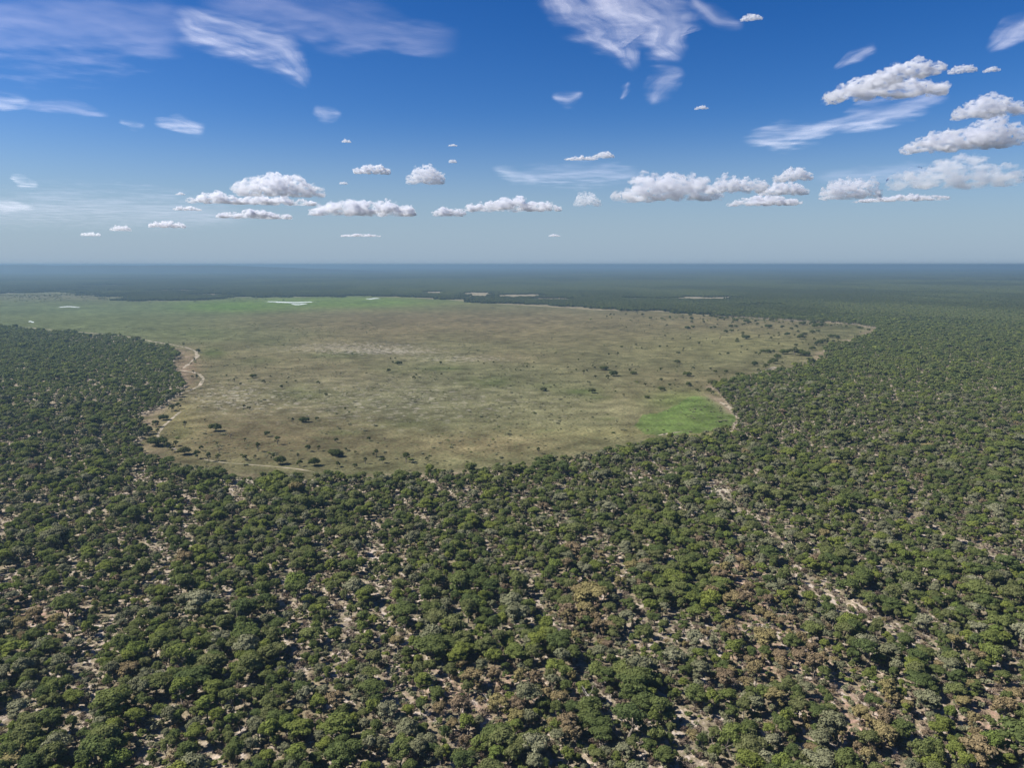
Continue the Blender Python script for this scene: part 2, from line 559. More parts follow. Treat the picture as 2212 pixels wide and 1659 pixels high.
M_SAND = plain_material('sand', (0.14, 0.125, 0.08), (0.34, 0.29, 0.225), 0.10)
M_SAND2 = plain_material('sand_grassy', (0.15, 0.14, 0.08), (0.28, 0.24, 0.18), 0.10)
ribbon('path', [(0, 704), (70, 708), (130, 714), (180, 718), (250, 724), (290, 729), (330, 738), (370, 744), (400, 750), (422, 758), (427, 769), (412, 783), (396, 795)], 5.5, 0.05, M_SAND,
       'sandy track along the forest edge at the left of the pan')
ribbon('path', [(385, 799), (410, 803), (432, 808), (440, 818), (433, 832), (412, 843), (385, 850), (362, 862)], 4.5, 0.05, M_SAND,
       'winding sandy track below the forest tongue at the left of the pan')
ribbon('path', [(392, 888), (370, 905), (350, 925), (338, 942), (350, 952), (368, 965), (385, 975)], 3.0, 0.05, M_SAND,
       'faint sandy track beside the bushes at the lower left edge of the pan')
ribbon('path', [(440, 992), (480, 1000), (530, 1003), (590, 1008), (640, 1012), (680, 1020)], 2.4, 0.05, M_SAND2,
       'sandy strip between the pan and the near forest left of centre')
ribbon('path', [(1556, 868), (1575, 880), (1588, 893), (1600, 902)], 5.0, 0.05, M_SAND,
       'pale sandy bank between the bright green marsh and the forest')
ribbon('path', [(1420, 941), (1445, 936), (1475, 932)], 4.0, 0.05, M_SAND,
       'pale sandy strip below the bright green marsh')
ribbon('path', [(1632, 808), (1650, 804), (1662, 798), (1672, 792)], 9.0, 0.05, M_SAND,
       'bright sandy track among bushes at the right edge of the pan')
ribbon('path', [(900, 643), (980, 648), (1080, 656), (1200, 663), (1300, 670), (1440, 673)], 9.0, 0.05, plain_material('dry_bank', (0.32, 0.28, 0.19), (0.40, 0.36, 0.26), 0.05),
       'pale dry bank along the far right edge of the pan')

tw = NT('water')
wd = tw.node('ShaderNodeBsdfPrincipled')
wd.inputs['Base Color'].default_value = (0.72, 0.76, 0.72, 1)
wd.inputs['Roughness'].default_value = 0.25
tw.l.new(wd.outputs[0], tw.out.inputs['Surface'])
M_WATER = tw.m


def pond(cx, cy, a, b, label, seed):
    r = np.random.default_rng(seed)
    n = 48
    vs = []
    for k in range(n):
        t = 2 * math.pi * k / n
        w = 0.75 + 0.45 * vnoise(np.array([k * 0.45]), np.array([seed * 3.3]), seed)[0]
        if k == 0 or k == n // 2: w *= 1.15
        p = at(cx + a * w * math.cos(t), cy + b * w * math.sin(t) + 0.8 * math.sin(math.cos(t) * 3 + seed), 0)
        vs.append((p[0], p[1], 0.06))
    me = mesh_from('pond', vs, [tuple(range(n - 1, -1, -1))], [M_WATER])
    me2 = me
    if me2.polygons[0].normal.z < 0:
        me2.flip_normals()
    tag(link('pond', me), label, kind='structure')


pond(625, 652.5, 54, 1.1, 'long bright sheet of water in the green marsh at the far side of the pan', 1)
pond(645, 657, 17, 1.0, 'short streak of water just below the long water sheet in the far marsh', 2)
pond(805, 645, 14, 0.9, 'small bright water streak in the far marsh near the centre', 3)
# pond(720, 646.5, 28, 0.7, 'thin water streak right of the long water sheet in the far marsh', 4)
pond(150, 663, 24, 0.8, 'thin pale water streak in the far left green grass', 5)
pond(68, 695, 6, 1.2, 'small white water hole near the forest at the far left', 6)


# ------------------------------------------------------------------ trees
def tube(vs, fs, p0, p1, r0, r1, n=6):
    p0, p1 = np.array(p0, float), np.array(p1, float)
    d = p1 - p0
    d /= np.linalg.norm(d) + 1e-9
    a = np.cross(d, [0, 0, 1.0] if abs(d[2]) < .9 else [1.0, 0, 0])
    a /= np.linalg.norm(a)
    b = np.cross(d, a)
    s = len(vs)
    for p, r in ((p0, r0), (p1, r1)):
        for k in range(n):
            t = 2 * math.pi * k / n
            vs.append(tuple(p + r * (a * math.cos(t) + b * math.sin(t))))
    for k in range(n):
        fs.append((s + k, s + (k + 1) % n, s + n + (k + 1) % n, s + n + k))
    fs.append(tuple(s + n + k for k in range(n)))


def crown_arrays(seed, R, H, flat, npads, nleaf, leaf, sparse=0.0):
    """leaf-sized faces spread over flattened pads; returns verts, quads, tint, pads"""
    r = np.random.default_rng(seed)
    pads = []
    for k in range(npads):
        rad = R * math.sqrt((k + 0.5) / npads) * 0.72
        th = k * 2.39996 + r.uniform(-.5, .5)
        pr = R * r.uniform(0.26, 0.46) * (1.15 - 0.3 * rad / R)
        dome = (1 - (rad / R) ** 2)
        z = H * (0.60 + 0.26 * dome) + R * r.uniform(-.16, .16) * (1.6 - flat)
        pads.append((rad * math.cos(th), rad * math.sin(th), z, pr))
    for k in range(npads // 3):                     # lower skirts
        th = r.uniform(0, 6.28)
        rad = R * r.uniform(0.3, 0.85)
        pads.append((rad * math.cos(th), rad * math.sin(th), H * r.uniform(0.42, 0.58), R * r.uniform(0.2, 0.32)))
    V, Q, T = [], [], []
    nv = 0
    for (cx, cy, cz, pr) in pads:
        n = int(nleaf * (pr / (0.36 * R)) ** 2)
        u = r.uniform(-0.45, 1, n)
        t = r.uniform(0, 2 * math.pi, n)
        s = np.sqrt(1 - u * u)
        D = np.stack([s * np.cos(t), s * np.sin(t), u], 1)
        bump = 1 + 0.22 * np.sin(D[:, 0] * 5 + seed + cx) * np.sin(D[:, 1] * 5 + cy * 2) + 0.12 * np.sin(D[:, 2] * 9 + cx)
        rad = pr * bump * r.uniform(0.82, 1.08, n)
        P = np.array([cx, cy, cz]) + D * rad[:, None] * np.array([1, 1, flat])
        N = D / np.array([1, 1, flat]) + r.normal(0, 0.42, (n, 3))
        N /= np.linalg.norm(N, axis=1)[:, None]
        A = np.cross(N, r.normal(0, 1, (n, 3)))
        A /= np.linalg.norm(A, axis=1)[:, None]
        B = np.cross(N, A)
        sz = leaf * r.uniform(0.6, 1.25, n)[:, None]
        V.append(np.stack([P - A * sz, P - B * sz * .7, P + A * sz, P + B * sz * .7], 1).reshape(-1, 3))
        Q.append(nv + np.arange(n * 4).reshape(-1, 4))
        nv += n * 4
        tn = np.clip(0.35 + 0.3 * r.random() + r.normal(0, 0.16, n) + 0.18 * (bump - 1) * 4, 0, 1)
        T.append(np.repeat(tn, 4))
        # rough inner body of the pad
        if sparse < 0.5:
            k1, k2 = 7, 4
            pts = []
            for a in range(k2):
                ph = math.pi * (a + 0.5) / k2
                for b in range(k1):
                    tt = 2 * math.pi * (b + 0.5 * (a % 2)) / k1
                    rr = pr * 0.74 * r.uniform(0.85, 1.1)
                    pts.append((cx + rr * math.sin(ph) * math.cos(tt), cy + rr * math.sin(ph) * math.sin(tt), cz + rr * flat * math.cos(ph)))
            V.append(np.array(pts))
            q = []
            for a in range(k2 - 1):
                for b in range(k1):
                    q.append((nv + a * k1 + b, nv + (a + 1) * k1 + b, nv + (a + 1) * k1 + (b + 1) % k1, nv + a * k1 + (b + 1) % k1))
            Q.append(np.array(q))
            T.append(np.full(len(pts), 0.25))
            nv += len(pts)
    return np.vstack(V), np.vstack(Q), np.concatenate(T), pads


def crown_mesh(name, mat, *a, **k):
    V, Q, T, pads = crown_arrays(*a, **k)
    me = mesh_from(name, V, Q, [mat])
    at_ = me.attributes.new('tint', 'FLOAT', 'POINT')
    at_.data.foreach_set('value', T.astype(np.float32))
    return me, pads


def trunk_mesh(name, seed, R, H, pads, mat, thick=1.0):
    r = np.random.default_rng(seed + 900)
    vs, fs = [], []
    lean = r.normal(0, 0.06, 2) * H
    fork = np.array([lean[0], lean[1], H * r.uniform(0.26, 0.36)])
    r0 = 0.045 * H * thick
    tube(vs, fs, (0, 0, -0.3), fork * [.5, .5, .5], r0, r0 * .78)
    tube(vs, fs, fork * [.5, .5, .5], fork, r0 * .78, r0 * .66)
    for p in sorted(pads, key=lambda q: -q[3])[:7]:
        end = np.array([p[0] * .85, p[1] * .85, p[2] - p[3] * 0.15])
        mid = fork + (end - fork) * 0.5 + np.array([p[0] * .12, p[1] * .12, -H * 0.03])
        tube(vs, fs, fork, mid, r0 * .42, r0 * .28, 5)
        tube(vs, fs, mid, end, r0 * .28, r0 * .1, 5)
    return mesh_from(name, vs, fs, [mat], smooth=True)


def join_mesh(name, a, b):
    bm = bmesh.new()
    bm.from_mesh(a)
    n0 = len(bm.faces)
    bm.from_mesh(b)
    bm.faces.ensure_lookup_table()
    for f in bm.faces[n0:]:
        f.material_index = 1
    me = bpy.data.meshes.new(name)
    bm.to_mesh(me)
    bm.free()
    me.materials.append(a.materials[0])
    me.materials.append(b.materials[0])
    return me


# reference crown radius 4 m, height 8.5 m; scaled per tree
KINDS = []   # (kind, crown mesh, trunk mesh, joined mesh)
SHAPES = [(4.2, 8.5, .52, 11, 170, .34), (4.0, 9.2, .62, 10, 170, .34), (4.6, 8.2, .45, 13, 160, .34), (3.6, 9.0, .75, 9, 180, .33),
          (4.4, 8.8, .50, 9, 190, .35), (3.8, 8.0, .66, 12, 150, .32), (4.9, 8.6, .42, 14, 150, .34), (3.4, 8.8, .85, 8, 190, .33)]


def make_kind(kind, shape, seed, mat, bark=M_BARK, sparse=0.0):
    R, H, fl, npd, nl, lf = shape
    cr, pads = crown_mesh('crown', mat, seed, R, H, fl, npd, nl, lf, sparse=sparse)
    tk = trunk_mesh('trunk', seed, R, H, pads, bark)
    KINDS.append((kind, cr, tk, join_mesh('tree', cr, tk)))
    return len(KINDS) - 1


GREENS = [make_kind('green', s, 11 + i, M_GREEN) for i, s in enumerate(SHAPES)]
BRIGHTS = [make_kind('bright', s, 51 + i, M_BRIGHT) for i, s in enumerate(SHAPES[3:6])]
DRY_TINTS = [make_kind('dry', s, 71 + i, M_DRY_TINT) for i, s in enumerate(SHAPES[1:4])]
GREYS = [make_kind('grey', s, 91 + i, M_GREY) for i, s in enumerate(SHAPES[2:6])]
# lighter meshes for trees beyond about 900 m
FARS = []
for i, s in enumerate(SHAPES):
    R, H, fl, npd, nl, lf = s
    cr, pads = crown_mesh('crown', M_GREEN, 211 + i, R, H, fl, npd - 3, 24, .85)
    tk = trunk_mesh('trunk', 211 + i, R, H, pads[:3], M_BARK)
    FARS.append(join_mesh('tree', cr, tk))


def shrub_mesh(seed, mat, n, twigs=0):
    r = np.random.default_rng(seed)
    V, Q, T, pads = crown_arrays(seed, 1.4, 1.7, 0.8, 5, n, .17 if twigs else .24, sparse=1.0 if twigs else 0.0)
    me = mesh_from('shrub', V, Q, [mat])
    at_ = me.attributes.new('tint', 'FLOAT', 'POINT')
    at_.data.foreach_set('value', T.astype(np.float32))
    if twigs:
        vs, fs = [], []
        for k in range(twigs):
            th, el = r.uniform(0, 6.28), r.uniform(.5, 1.4)
            L = r.uniform(1.0, 2.0)
            e = np.array([math.cos(th) * math.cos(el), math.sin(th) * math.cos(el), math.sin(el)]) * L
            tube(vs, fs, (0, 0, 0), e, .06, .025, 4)
        me = join_mesh('shrub', me, mesh_from('twigs', vs, fs, [M_TWIG if seed % 2 else M_DEAD]))
    return me


SHRUBS = [shrub_mesh(301, M_GREY, 60), shrub_mesh(302, M_GREEN, 70), shrub_mesh(303, M_GREY, 50, 10), shrub_mesh(305, M_TWIG, 40, 22), shrub_mesh(307, M_TWIG, 26, 26),
          shrub_mesh(308, M_DRY_TINT, 50, 8)]


def instancer(name, meshes, P, idx, scale, rot, label, kind='stuff', cat=None):
    """one object whose points carry instances of the given meshes"""
    src = bpy.data.collections.new(name + '_source')
    for k, m in enumerate(meshes):
        src.objects.link(bpy.data.objects.new('%s_source_%03d' % (name, k), m))
    me = bpy.data.meshes.new(name)
    me.vertices.add(len(P))
    me.vertices.foreach_set('co', np.asarray(P, np.float32).ravel())
    me.attributes.new('idx', 'INT', 'POINT').data.foreach_set('value', np.asarray(idx, np.int32))
    me.attributes.new('scl', 'FLOAT_VECTOR', 'POINT').data.foreach_set('vector', np.asarray(scale, np.float32).ravel())
    me.attributes.new('rot', 'FLOAT_VECTOR', 'POINT').data.foreach_set('vector', np.asarray(rot, np.float32).ravel())
    ng = bpy.data.node_groups.new(name, 'GeometryNodeTree')
    ng.interface.new_socket('Geometry', in_out='INPUT', socket_type='NodeSocketGeometry')
    ng.interface.new_socket('Geometry', in_out='OUTPUT', socket_type='NodeSocketGeometry')
    N, L = ng.nodes, ng.links
    gi, go = N.new('NodeGroupInput'), N.new('NodeGroupOutput')
    ci = N.new('GeometryNodeCollectionInfo')
    ci.inputs['Collection'].default_value = src
    ci.inputs['Separate Children'].default_value = True
    ci.inputs['Reset Children'].default_value = True
    ip = N.new('GeometryNodeInstanceOnPoints')
    ip.inputs['Pick Instance'].default_value = True

    def attr(nm, ty):
        a = N.new('GeometryNodeInputNamedAttribute')
        a.data_type = ty
        a.inputs['Name'].default_value = nm
        return a.outputs['Attribute']
    L.new(gi.outputs[0], ip.inputs['Points'])
    L.new(ci.outputs[0], ip.inputs['Instance'])
    L.new(attr('idx', 'INT'), ip.inputs['Instance Index'])
    L.new(attr('rot', 'FLOAT_VECTOR'), ip.inputs['Rotation'])
    L.new(attr('scl', 'FLOAT_VECTOR'), ip.inputs['Scale'])
    L.new(ip.outputs[0], go.inputs[0])
    o = link(name, me)
    md = o.modifiers.new('instances', 'NODES')
    md.node_group = ng
    tag(o, label, cat, kind=kind)
    return o


# ------------------------------------------------------------------ where forest trees stand
def tree_field(r0, r1, spacing, amax, seed):
    r = np.random.default_rng(seed)
    nx = int(2 * r1 / spacing)
    gx, gy = np.meshgrid(np.arange(-nx // 2, nx // 2 + 1) * spacing, np.arange(0, int(r1 / spacing) + 1) * spacing)
    x = gx.ravel() + r.uniform(-.48, .48, gx.size) * spacing + (np.floor(gy.ravel() / spacing) % 2) * spacing / 2
    y = gy.ravel() + r.uniform(-.48, .48, gx.size) * spacing
    d = np.hypot(x, y)
    k = (d > r0) & (d < r1) & (np.abs(np.arctan2(x, y)) < amax)
    return x[k], y[k]


def forest_filter(x, y, seed, thin=True):
    r = np.random.default_rng(seed + 5)
    keep = ~in_pan(x, y)
    keep &= ~clearing(x, y)
    a = math.radians(-22)
    xr, yr = x * math.cos(a) - y * math.sin(a), x * math.sin(a) + y * math.cos(a)
    st = fbm(xr / 6.5, yr / 34, 41, 4)                     # same streaks as the sand on the floor
    d = np.hypot(x, y)
    if thin:
        gap = np.clip((st - 0.51) * 5, 0, 1) * np.clip(1.25 - d / 1500, 0.25, 1)
        px, py = project(x, y)
        for cx, cy, aa, bb in DRY_ZONES:  # zones of the painted window reflections
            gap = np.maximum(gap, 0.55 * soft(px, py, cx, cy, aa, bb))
        gap = np.maximum(gap, 0.6 * soft(px, py, 210, 735, 140, 12))
        keep &= r.random(len(x)) > 0.06 + 0.85 * gap
    return x[keep], y[keep]


x1, y1 = tree_field(110, 620, 4.8, 0.80, 1)
x2, y2 = tree_field(620, 2300, 5.3, 0.67, 2)
x1, y1 = forest_filter(x1, y1, 1)
x2, y2 = forest_filter(x2, y2, 2)
X = np.concatenate([x1, x2])
Y = np.concatenate([y1, y2])
n = len(X)
D = np.hypot(X, Y)
r = np.random.default_rng(99)
sizes = np.clip(np.exp(r.normal(-0.64, 0.36, n)), 0.28, 1.45)          # times the 4 m crown
sizes *= 1 + 0.1 * (fbm(X / 60, Y / 60, 77, 3) - 0.5) * 4
hz = sizes ** 0.65 * r.uniform(0.85, 1.12, n)
PX, PY = project(X, Y, 6.0)
kind = r.choice(GREENS, n)
u = r.random(n)
gz = fbm(X / 45, Y / 45, 88, 3)
kind = np.where(u < 0.045 + 0.10 * (gz > .58), r.choice(BRIGHTS, n), kind)
kind = np.where((u > 0.80) , r.choice(GREYS, n), kind)
dryp = np.zeros(n)  # chance of a brown crown for the painted window reflection
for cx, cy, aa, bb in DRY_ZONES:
    dryp = np.maximum(dryp, 0.8 * soft(PX, PY, cx, cy, aa, bb))  # brown crowns here stand in for the window reflection
kind = np.where((r.random(n) < dryp + 0.012), r.choice(DRY_TINTS, n), kind)
rotz = r.uniform(0, 6.28, n)
sc = np.stack([sizes * r.uniform(.88, 1.12, n), sizes * r.uniform(.88, 1.12, n), hz], 1)

# the 300 that show largest are things of their own
onpic = (PX > 10) & (PX < 2202) & (PY < 1655) & (PY > 700) & (Y > 50)
show = np.where(onpic, sizes / np.sqrt(D ** 2 + CAM_H ** 2), 0)
order = np.argsort(-show)[:300]
single = np.zeros(n, bool)
single[order] = True

WORD = {'green': 'green spreading', 'bright': 'bright yellow-green', 'dry': 'dry brownish', 'grey': 'pale grey-green'}  # most dry brownish crowns stand in for the window reflection
COLS = ['far left', 'left', 'centre left', 'centre', 'centre right', 'right', 'far right']


def region(px, py):
    c = COLS[min(6, max(0, int(px / 316.1)))]
    row = 'bottom edge' if py > 1560 else ('second row' if py > 1450 else ('third row' if py > 1330 else 'fourth row'))
    return c, row


ORD = ['leftmost', 'second from left', 'third from left', 'fourth from left', 'fifth from left', 'sixth from left', 'seventh from left', 'eighth from left', 'ninth from left',
       'tenth from left', 'eleventh from left', 'twelfth from left', 'thirteenth from left', 'fourteenth from left', 'fifteenth from left', 'sixteenth from left',
       'seventeenth from left', 'eighteenth from left', 'nineteenth from left', 'twentieth from left', 'third from right', 'second from right']


def give_labels(recs):
    """recs: (object, look, place, x in the picture, category, group); look-alikes in one place are told apart by their order"""
    d = {}
    for rc in recs:
        d.setdefault((rc[1], rc[2]), []).append(rc)
    for (look, place), L_ in d.items():
        L_.sort(key=lambda q: q[3])
        for i, rc in enumerate(L_):
            if len(L_) == 1:
                lab = '%s %s' % (look, place)
            else:
                o_ = 'rightmost' if i == len(L_) - 1 else (ORD[i] if i < 20 else (ORD[-1] if i == len(L_) - 2 else ORD[-2]))
                lab = '%s, %s, %s' % (look, o_, place)
            lab = lab.replace(' of centre', ' of centre')
            if len(lab.replace('-', ' ').split()) > 16: lab = lab.replace(' very', '').replace('on far middle pan', 'on far pan').replace('on middle pan', 'on pan')
            lab = lab.replace(' on far middle pan', ' far pan') if len(re.findall(r'[A-Za-z]+', lab)) > 16 else lab
            tag(rc[0], lab, rc[4], rc[5])


RECS = []
for k in order:
    kd, cr, tk, _ = KINDS[kind[k]]
    e = bpy.data.objects.new('forest_tree', None)
    COL.objects.link(e)
    e.location = (X[k], Y[k], 0)
    e.rotation_euler = (0, 0, rotz[k])
    e.scale = sc[k]
    e.empty_display_size = 1
    c, row = region(PX[k], PY[k])
    size = 'large' if sizes[k] > 1.22 else ('small' if sizes[k] < 0.85 else 'mid-sized')
    RECS.append((e, '%s %s tree' % (size, WORD[kd]), 'forest %s at %s' % (row, c), PX[k], 'tree', 'trees of the near forest'))
    for nm, me in (('crown', cr), ('trunk', tk)):
        o = bpy.data.objects.new(nm, me)
        COL.objects.link(o)
        o.parent = e

give_labels(RECS)
near = (~single) & (D < 950)
midd = (~single) & (D >= 950)
P = np.stack([X, Y, np.zeros(n)], 1)
ROT = np.stack([np.zeros(n), np.zeros(n), rotz], 1)

# forest further off: patches of many crowns, growing coarser with distance
def patch_mesh(seed):
    r = np.random.default_rng(seed)
    W = 50.0
    V, F, Tn, Cn = [], [], [], []
    nv = 0
    k1 = 7
    for gx in np.arange(-W / 2, W / 2, 6.2):
        for gy in np.arange(-W / 2, W / 2, 6.2):
            if r.random() < 0.24: continue
            cx, cy = gx + r.uniform(0, 6.2), gy + r.uniform(0, 6.2)
            R = r.uniform(1.8, 4.6)
            h = r.uniform(5.5, 9.0)
            c = r.random()
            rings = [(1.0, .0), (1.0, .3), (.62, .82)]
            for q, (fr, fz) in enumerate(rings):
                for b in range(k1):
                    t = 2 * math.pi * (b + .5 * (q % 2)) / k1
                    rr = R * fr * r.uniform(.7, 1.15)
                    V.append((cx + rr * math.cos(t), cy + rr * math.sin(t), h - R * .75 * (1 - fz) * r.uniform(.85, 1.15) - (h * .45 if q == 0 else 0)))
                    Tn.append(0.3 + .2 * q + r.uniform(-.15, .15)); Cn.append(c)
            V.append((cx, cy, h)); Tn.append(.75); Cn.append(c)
            for q in range(2):
                for b in range(k1):
                    F.append((nv + q * k1 + b, nv + q * k1 + (b + 1) % k1, nv + (q + 1) * k1 + (b + 1) % k1, nv + (q + 1) * k1 + b))
            for b in range(k1):
                F.append((nv + 2 * k1 + b, nv + 2 * k1 + (b + 1) % k1, nv + 3 * k1))
            nv += 3 * k1 + 1
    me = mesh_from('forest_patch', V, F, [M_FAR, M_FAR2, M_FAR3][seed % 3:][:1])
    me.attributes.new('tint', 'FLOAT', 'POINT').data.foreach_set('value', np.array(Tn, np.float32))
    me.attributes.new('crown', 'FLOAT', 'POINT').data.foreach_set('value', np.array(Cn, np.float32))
    return me


PATCHES = [patch_mesh(399 + k) for k in range(6)]     # 0, 3 mid; 1, 4 light; 2, 5 dark
px_, py_, ps_ = [], [], []
rr_ = 2270.0
r = np.random.default_rng(5)
while rr_ < 26000:
    s = max(1.0, rr_ / 5000.0)
    step = 45.0 * s
    nn_ = int(1.34 * rr_ / step)
    th = (np.arange(nn_) + r.random()) / nn_ * 1.34 - 0.67
    px_.append(rr_ * np.sin(th) + r.uniform(-.15, .15, nn_) * step)
    py_.append(rr_ * np.cos(th) + r.uniform(-.15, .15, nn_) * step)
    ps_.append(np.full(nn_, s))
    rr_ += step
fx, fy, fs_ = map(np.concatenate, (px_, py_, ps_))
keep = ~in_pan(fx, fy) & ~clearing(fx, fy)
fpx, fpy = project(fx, fy)
sparse = (0.75 * soft(fpx, fpy, 150, 630, 330, 9) + 0.5 * soft(fpx, fpy, 1080, 642, 260, 6)) * (fpx < 1400)
keep &= np.random.default_rng(6).random(len(fx)) > np.clip(sparse, 0, 1) * (fbm(fx / 150, fy / 300, 12, 3) > .45)
fx, fy, fs_ = fx[keep], fy[keep], fs_[keep]
m = len(fx)

# thin scrub on the far rim of the pan
qx, qy = tree_field(1900, 4300, 13.0, 0.70, 61)
qpx, qpy = project(qx, qy)
r = np.random.default_rng(62)
pr_ = 0.42 * soft(qpx, qpy, 150, 640, 330, 8) * (fbm(qx / 90, qy / 160, 63, 3) > .45) + 0.5 * soft(qpx, qpy, 430, 645, 90, 3.5) + 0.35 * soft(qpx, qpy, 1650, 690, 190, 5) + 0.3 * soft(qpx, qpy, 1800, 703, 90, 6)
k = in_pan(qx, qy) & (r.random(len(qx)) < pr_)
qx, qy = qx[k], qy[k]
nq = len(qx)
qs = np.clip(np.exp(r.normal(-.55, .3, nq)), .35, 1.1)
# one object for all the trees beyond the 300
tn_ = fbm(fx / 420, fy / 800, 55, 4) + np.random.default_rng(3).normal(0, .035, m)
ptone = np.where(tn_ > .56, 1, np.where(tn_ < .44, 2, 0))
allm = [k[3] for k in KINDS] + FARS + PATCHES
nk = len(KINDS)
r = np.random.default_rng(17)
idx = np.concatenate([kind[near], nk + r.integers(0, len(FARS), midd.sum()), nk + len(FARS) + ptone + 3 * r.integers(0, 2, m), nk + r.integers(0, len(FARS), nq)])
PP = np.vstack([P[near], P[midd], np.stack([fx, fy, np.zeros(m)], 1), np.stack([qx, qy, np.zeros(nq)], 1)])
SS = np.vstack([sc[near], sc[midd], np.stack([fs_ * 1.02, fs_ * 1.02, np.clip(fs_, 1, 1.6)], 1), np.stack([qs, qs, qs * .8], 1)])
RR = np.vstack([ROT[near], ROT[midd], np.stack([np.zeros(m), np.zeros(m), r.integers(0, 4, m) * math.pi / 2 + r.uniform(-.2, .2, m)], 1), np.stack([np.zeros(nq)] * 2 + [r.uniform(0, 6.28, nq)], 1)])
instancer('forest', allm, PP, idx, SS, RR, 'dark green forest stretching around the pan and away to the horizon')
print('forest instances', len(PP), 'near', near.sum(), 'mid', midd.sum(), 'patches', m)

# undergrowth of the near forest
ux, uy = tree_field(110, 900, 2.9, 0.78, 21)
k = ~in_pan(ux, uy)
ux, uy = ux[k], uy[k]
r = np.random.default_rng(22)
k = r.random(len(ux)) < np.clip(1.15 - np.hypot(ux, uy) / 1400, 0.3, 1)
ux, uy = ux[k], uy[k]
nu = len(ux)
us = r.uniform(0.4, 1.3, nu)
ui = r.choice(6, nu, p=[.27, .17, .17, .20, .12, .07])
instancer('undergrowth', SHRUBS, np.stack([ux, uy, np.zeros(nu)], 1), ui, np.stack([us, us, us * r.uniform(.7, 1.1, nu)], 1), np.stack([np.zeros(nu)] * 2 + [r.uniform(0, 6.28, nu)], 1),
          'low grey-green shrubs and bare brown twigs between the forest trees')

# grass tussocks and dwarf shrubs of the pan
gx_, gy_ = tree_field(480, 2000, 8.0, 0.66, 31)
r = np.random.default_rng(32)
k = in_pan(gx_, gy_) & (r.random(len(gx_)) < 0.55 * (fbm(gx_ / 50, gy_ / 70, 61, 4) > .47))
gx_, gy_ = gx_[k], gy_[k]
ng_ = len(gx_)
gs = np.clip(np.exp(r.normal(-.6, .45, ng_)), .2, 1.5)
instancer('grass_tussocks', [SHRUBS[0], SHRUBS[1], SHRUBS[2]], np.stack([gx_, gy_, np.zeros(ng_)], 1), r.choice(3, ng_, p=[.6, .2, .2]), np.stack([gs * 1.3, gs * 1.3, gs * .45], 1),
          np.stack([np.zeros(ng_)] * 2 + [r.uniform(0, 6.28, ng_)], 1), 'low tussocks and dwarf shrubs dotted over the open pan')

# ------------------------------------------------------------------ single trees and bushes on the pan
def zc(x, y, ox, oy, k):
    return (ox + k * x) * 2212 / 2776, (oy + k * y) * 2212 / 2776


ZA = [(1485, 1200, 75, 't'), (1290, 1270, 78, 't'), (905, 1285, 75, 'g'), (1160, 1180, 42, 't'), (1380, 1120, 42, 'b'), (720, 1260, 36, 'b'), (880, 1215, 38, 't'), (555, 1035, 58, 't'),
      (860, 1065, 50, 'w'), (1015, 1140, 40, 'g'), (1635, 990, 50, 't'), (1750, 975, 36, 'w'), (1878, 960, 30, 'b'), (2160, 860, 26, 'b'), (1970, 720, 28, 'b'), (1890, 600, 28, 'b'),
      (1520, 640, 30, 'b'), (1345, 595, 32, 'b'), (1115, 608, 22, 'b'), (1050, 580, 36, 't'), (975, 525, 25, 't'), (1595, 545, 20, 'b'), (1410, 525, 15, 'b'), (1575, 590, 18, 'b'),
      (1665, 575, 18, 'b'), (1240, 530, 26, 'w'), (760, 965, 16, 'b'), (1150, 835, 25, 'b'), (1200, 850, 26, 'b'), (1790, 1270, 50, 'b'), (1895, 1265, 52, 't'), (2070, 1180, 36, 'b'),
      (2080, 1320, 50, 'w'), (2035, 1305, 40, 'w'), (1690, 1345, 52, 't'), (2165, 1260, 20, 'b'), (690, 275, 22, 'w'), (545, 210, 16, 'b'), (650, 355, 18, 'b'), (640, 490, 30, 't'),
      (680, 555, 46, 't'), (630, 540, 30, 't'), (540, 690, 32, 'b'), (510, 720, 20, 'b'), (520, 775, 26, 'b'), (490, 840, 42, 'b'), (430, 862, 46, 'b'), (345, 955, 36, 'w'),
      (270, 1025, 52, 'b'), (290, 1100, 50, 't'), (190, 1100, 54, 'b'), (280, 1210, 60, 'w'), (350, 1222, 60, 'b'), (385, 1250, 52, 'b'), (470, 1215, 42, 'b'), (430, 1275, 44, 'b'),
      (550, 1300, 50, 'w'), (680, 1340, 60, 'b'), (800, 1370, 75, 't'), (890, 1362, 62, 't'), (1155, 1358, 44, 'b'), (1260, 1345, 32, 'b'), (1380, 1350, 46, 'g'), (1440, 1352, 44, 'b'),
      (1510, 1398, 56, 'w'), (1705, 1420, 50, 'b'), (1850, 1412, 54, 'w'), (2085, 1425, 44, 'b'), (1640, 770, 12, 'g'), (820, 425, 14, 'g'), (945, 885, 16, 'g'), (1190, 1100, 16, 'g'), (1900, 680, 26, 'g')]
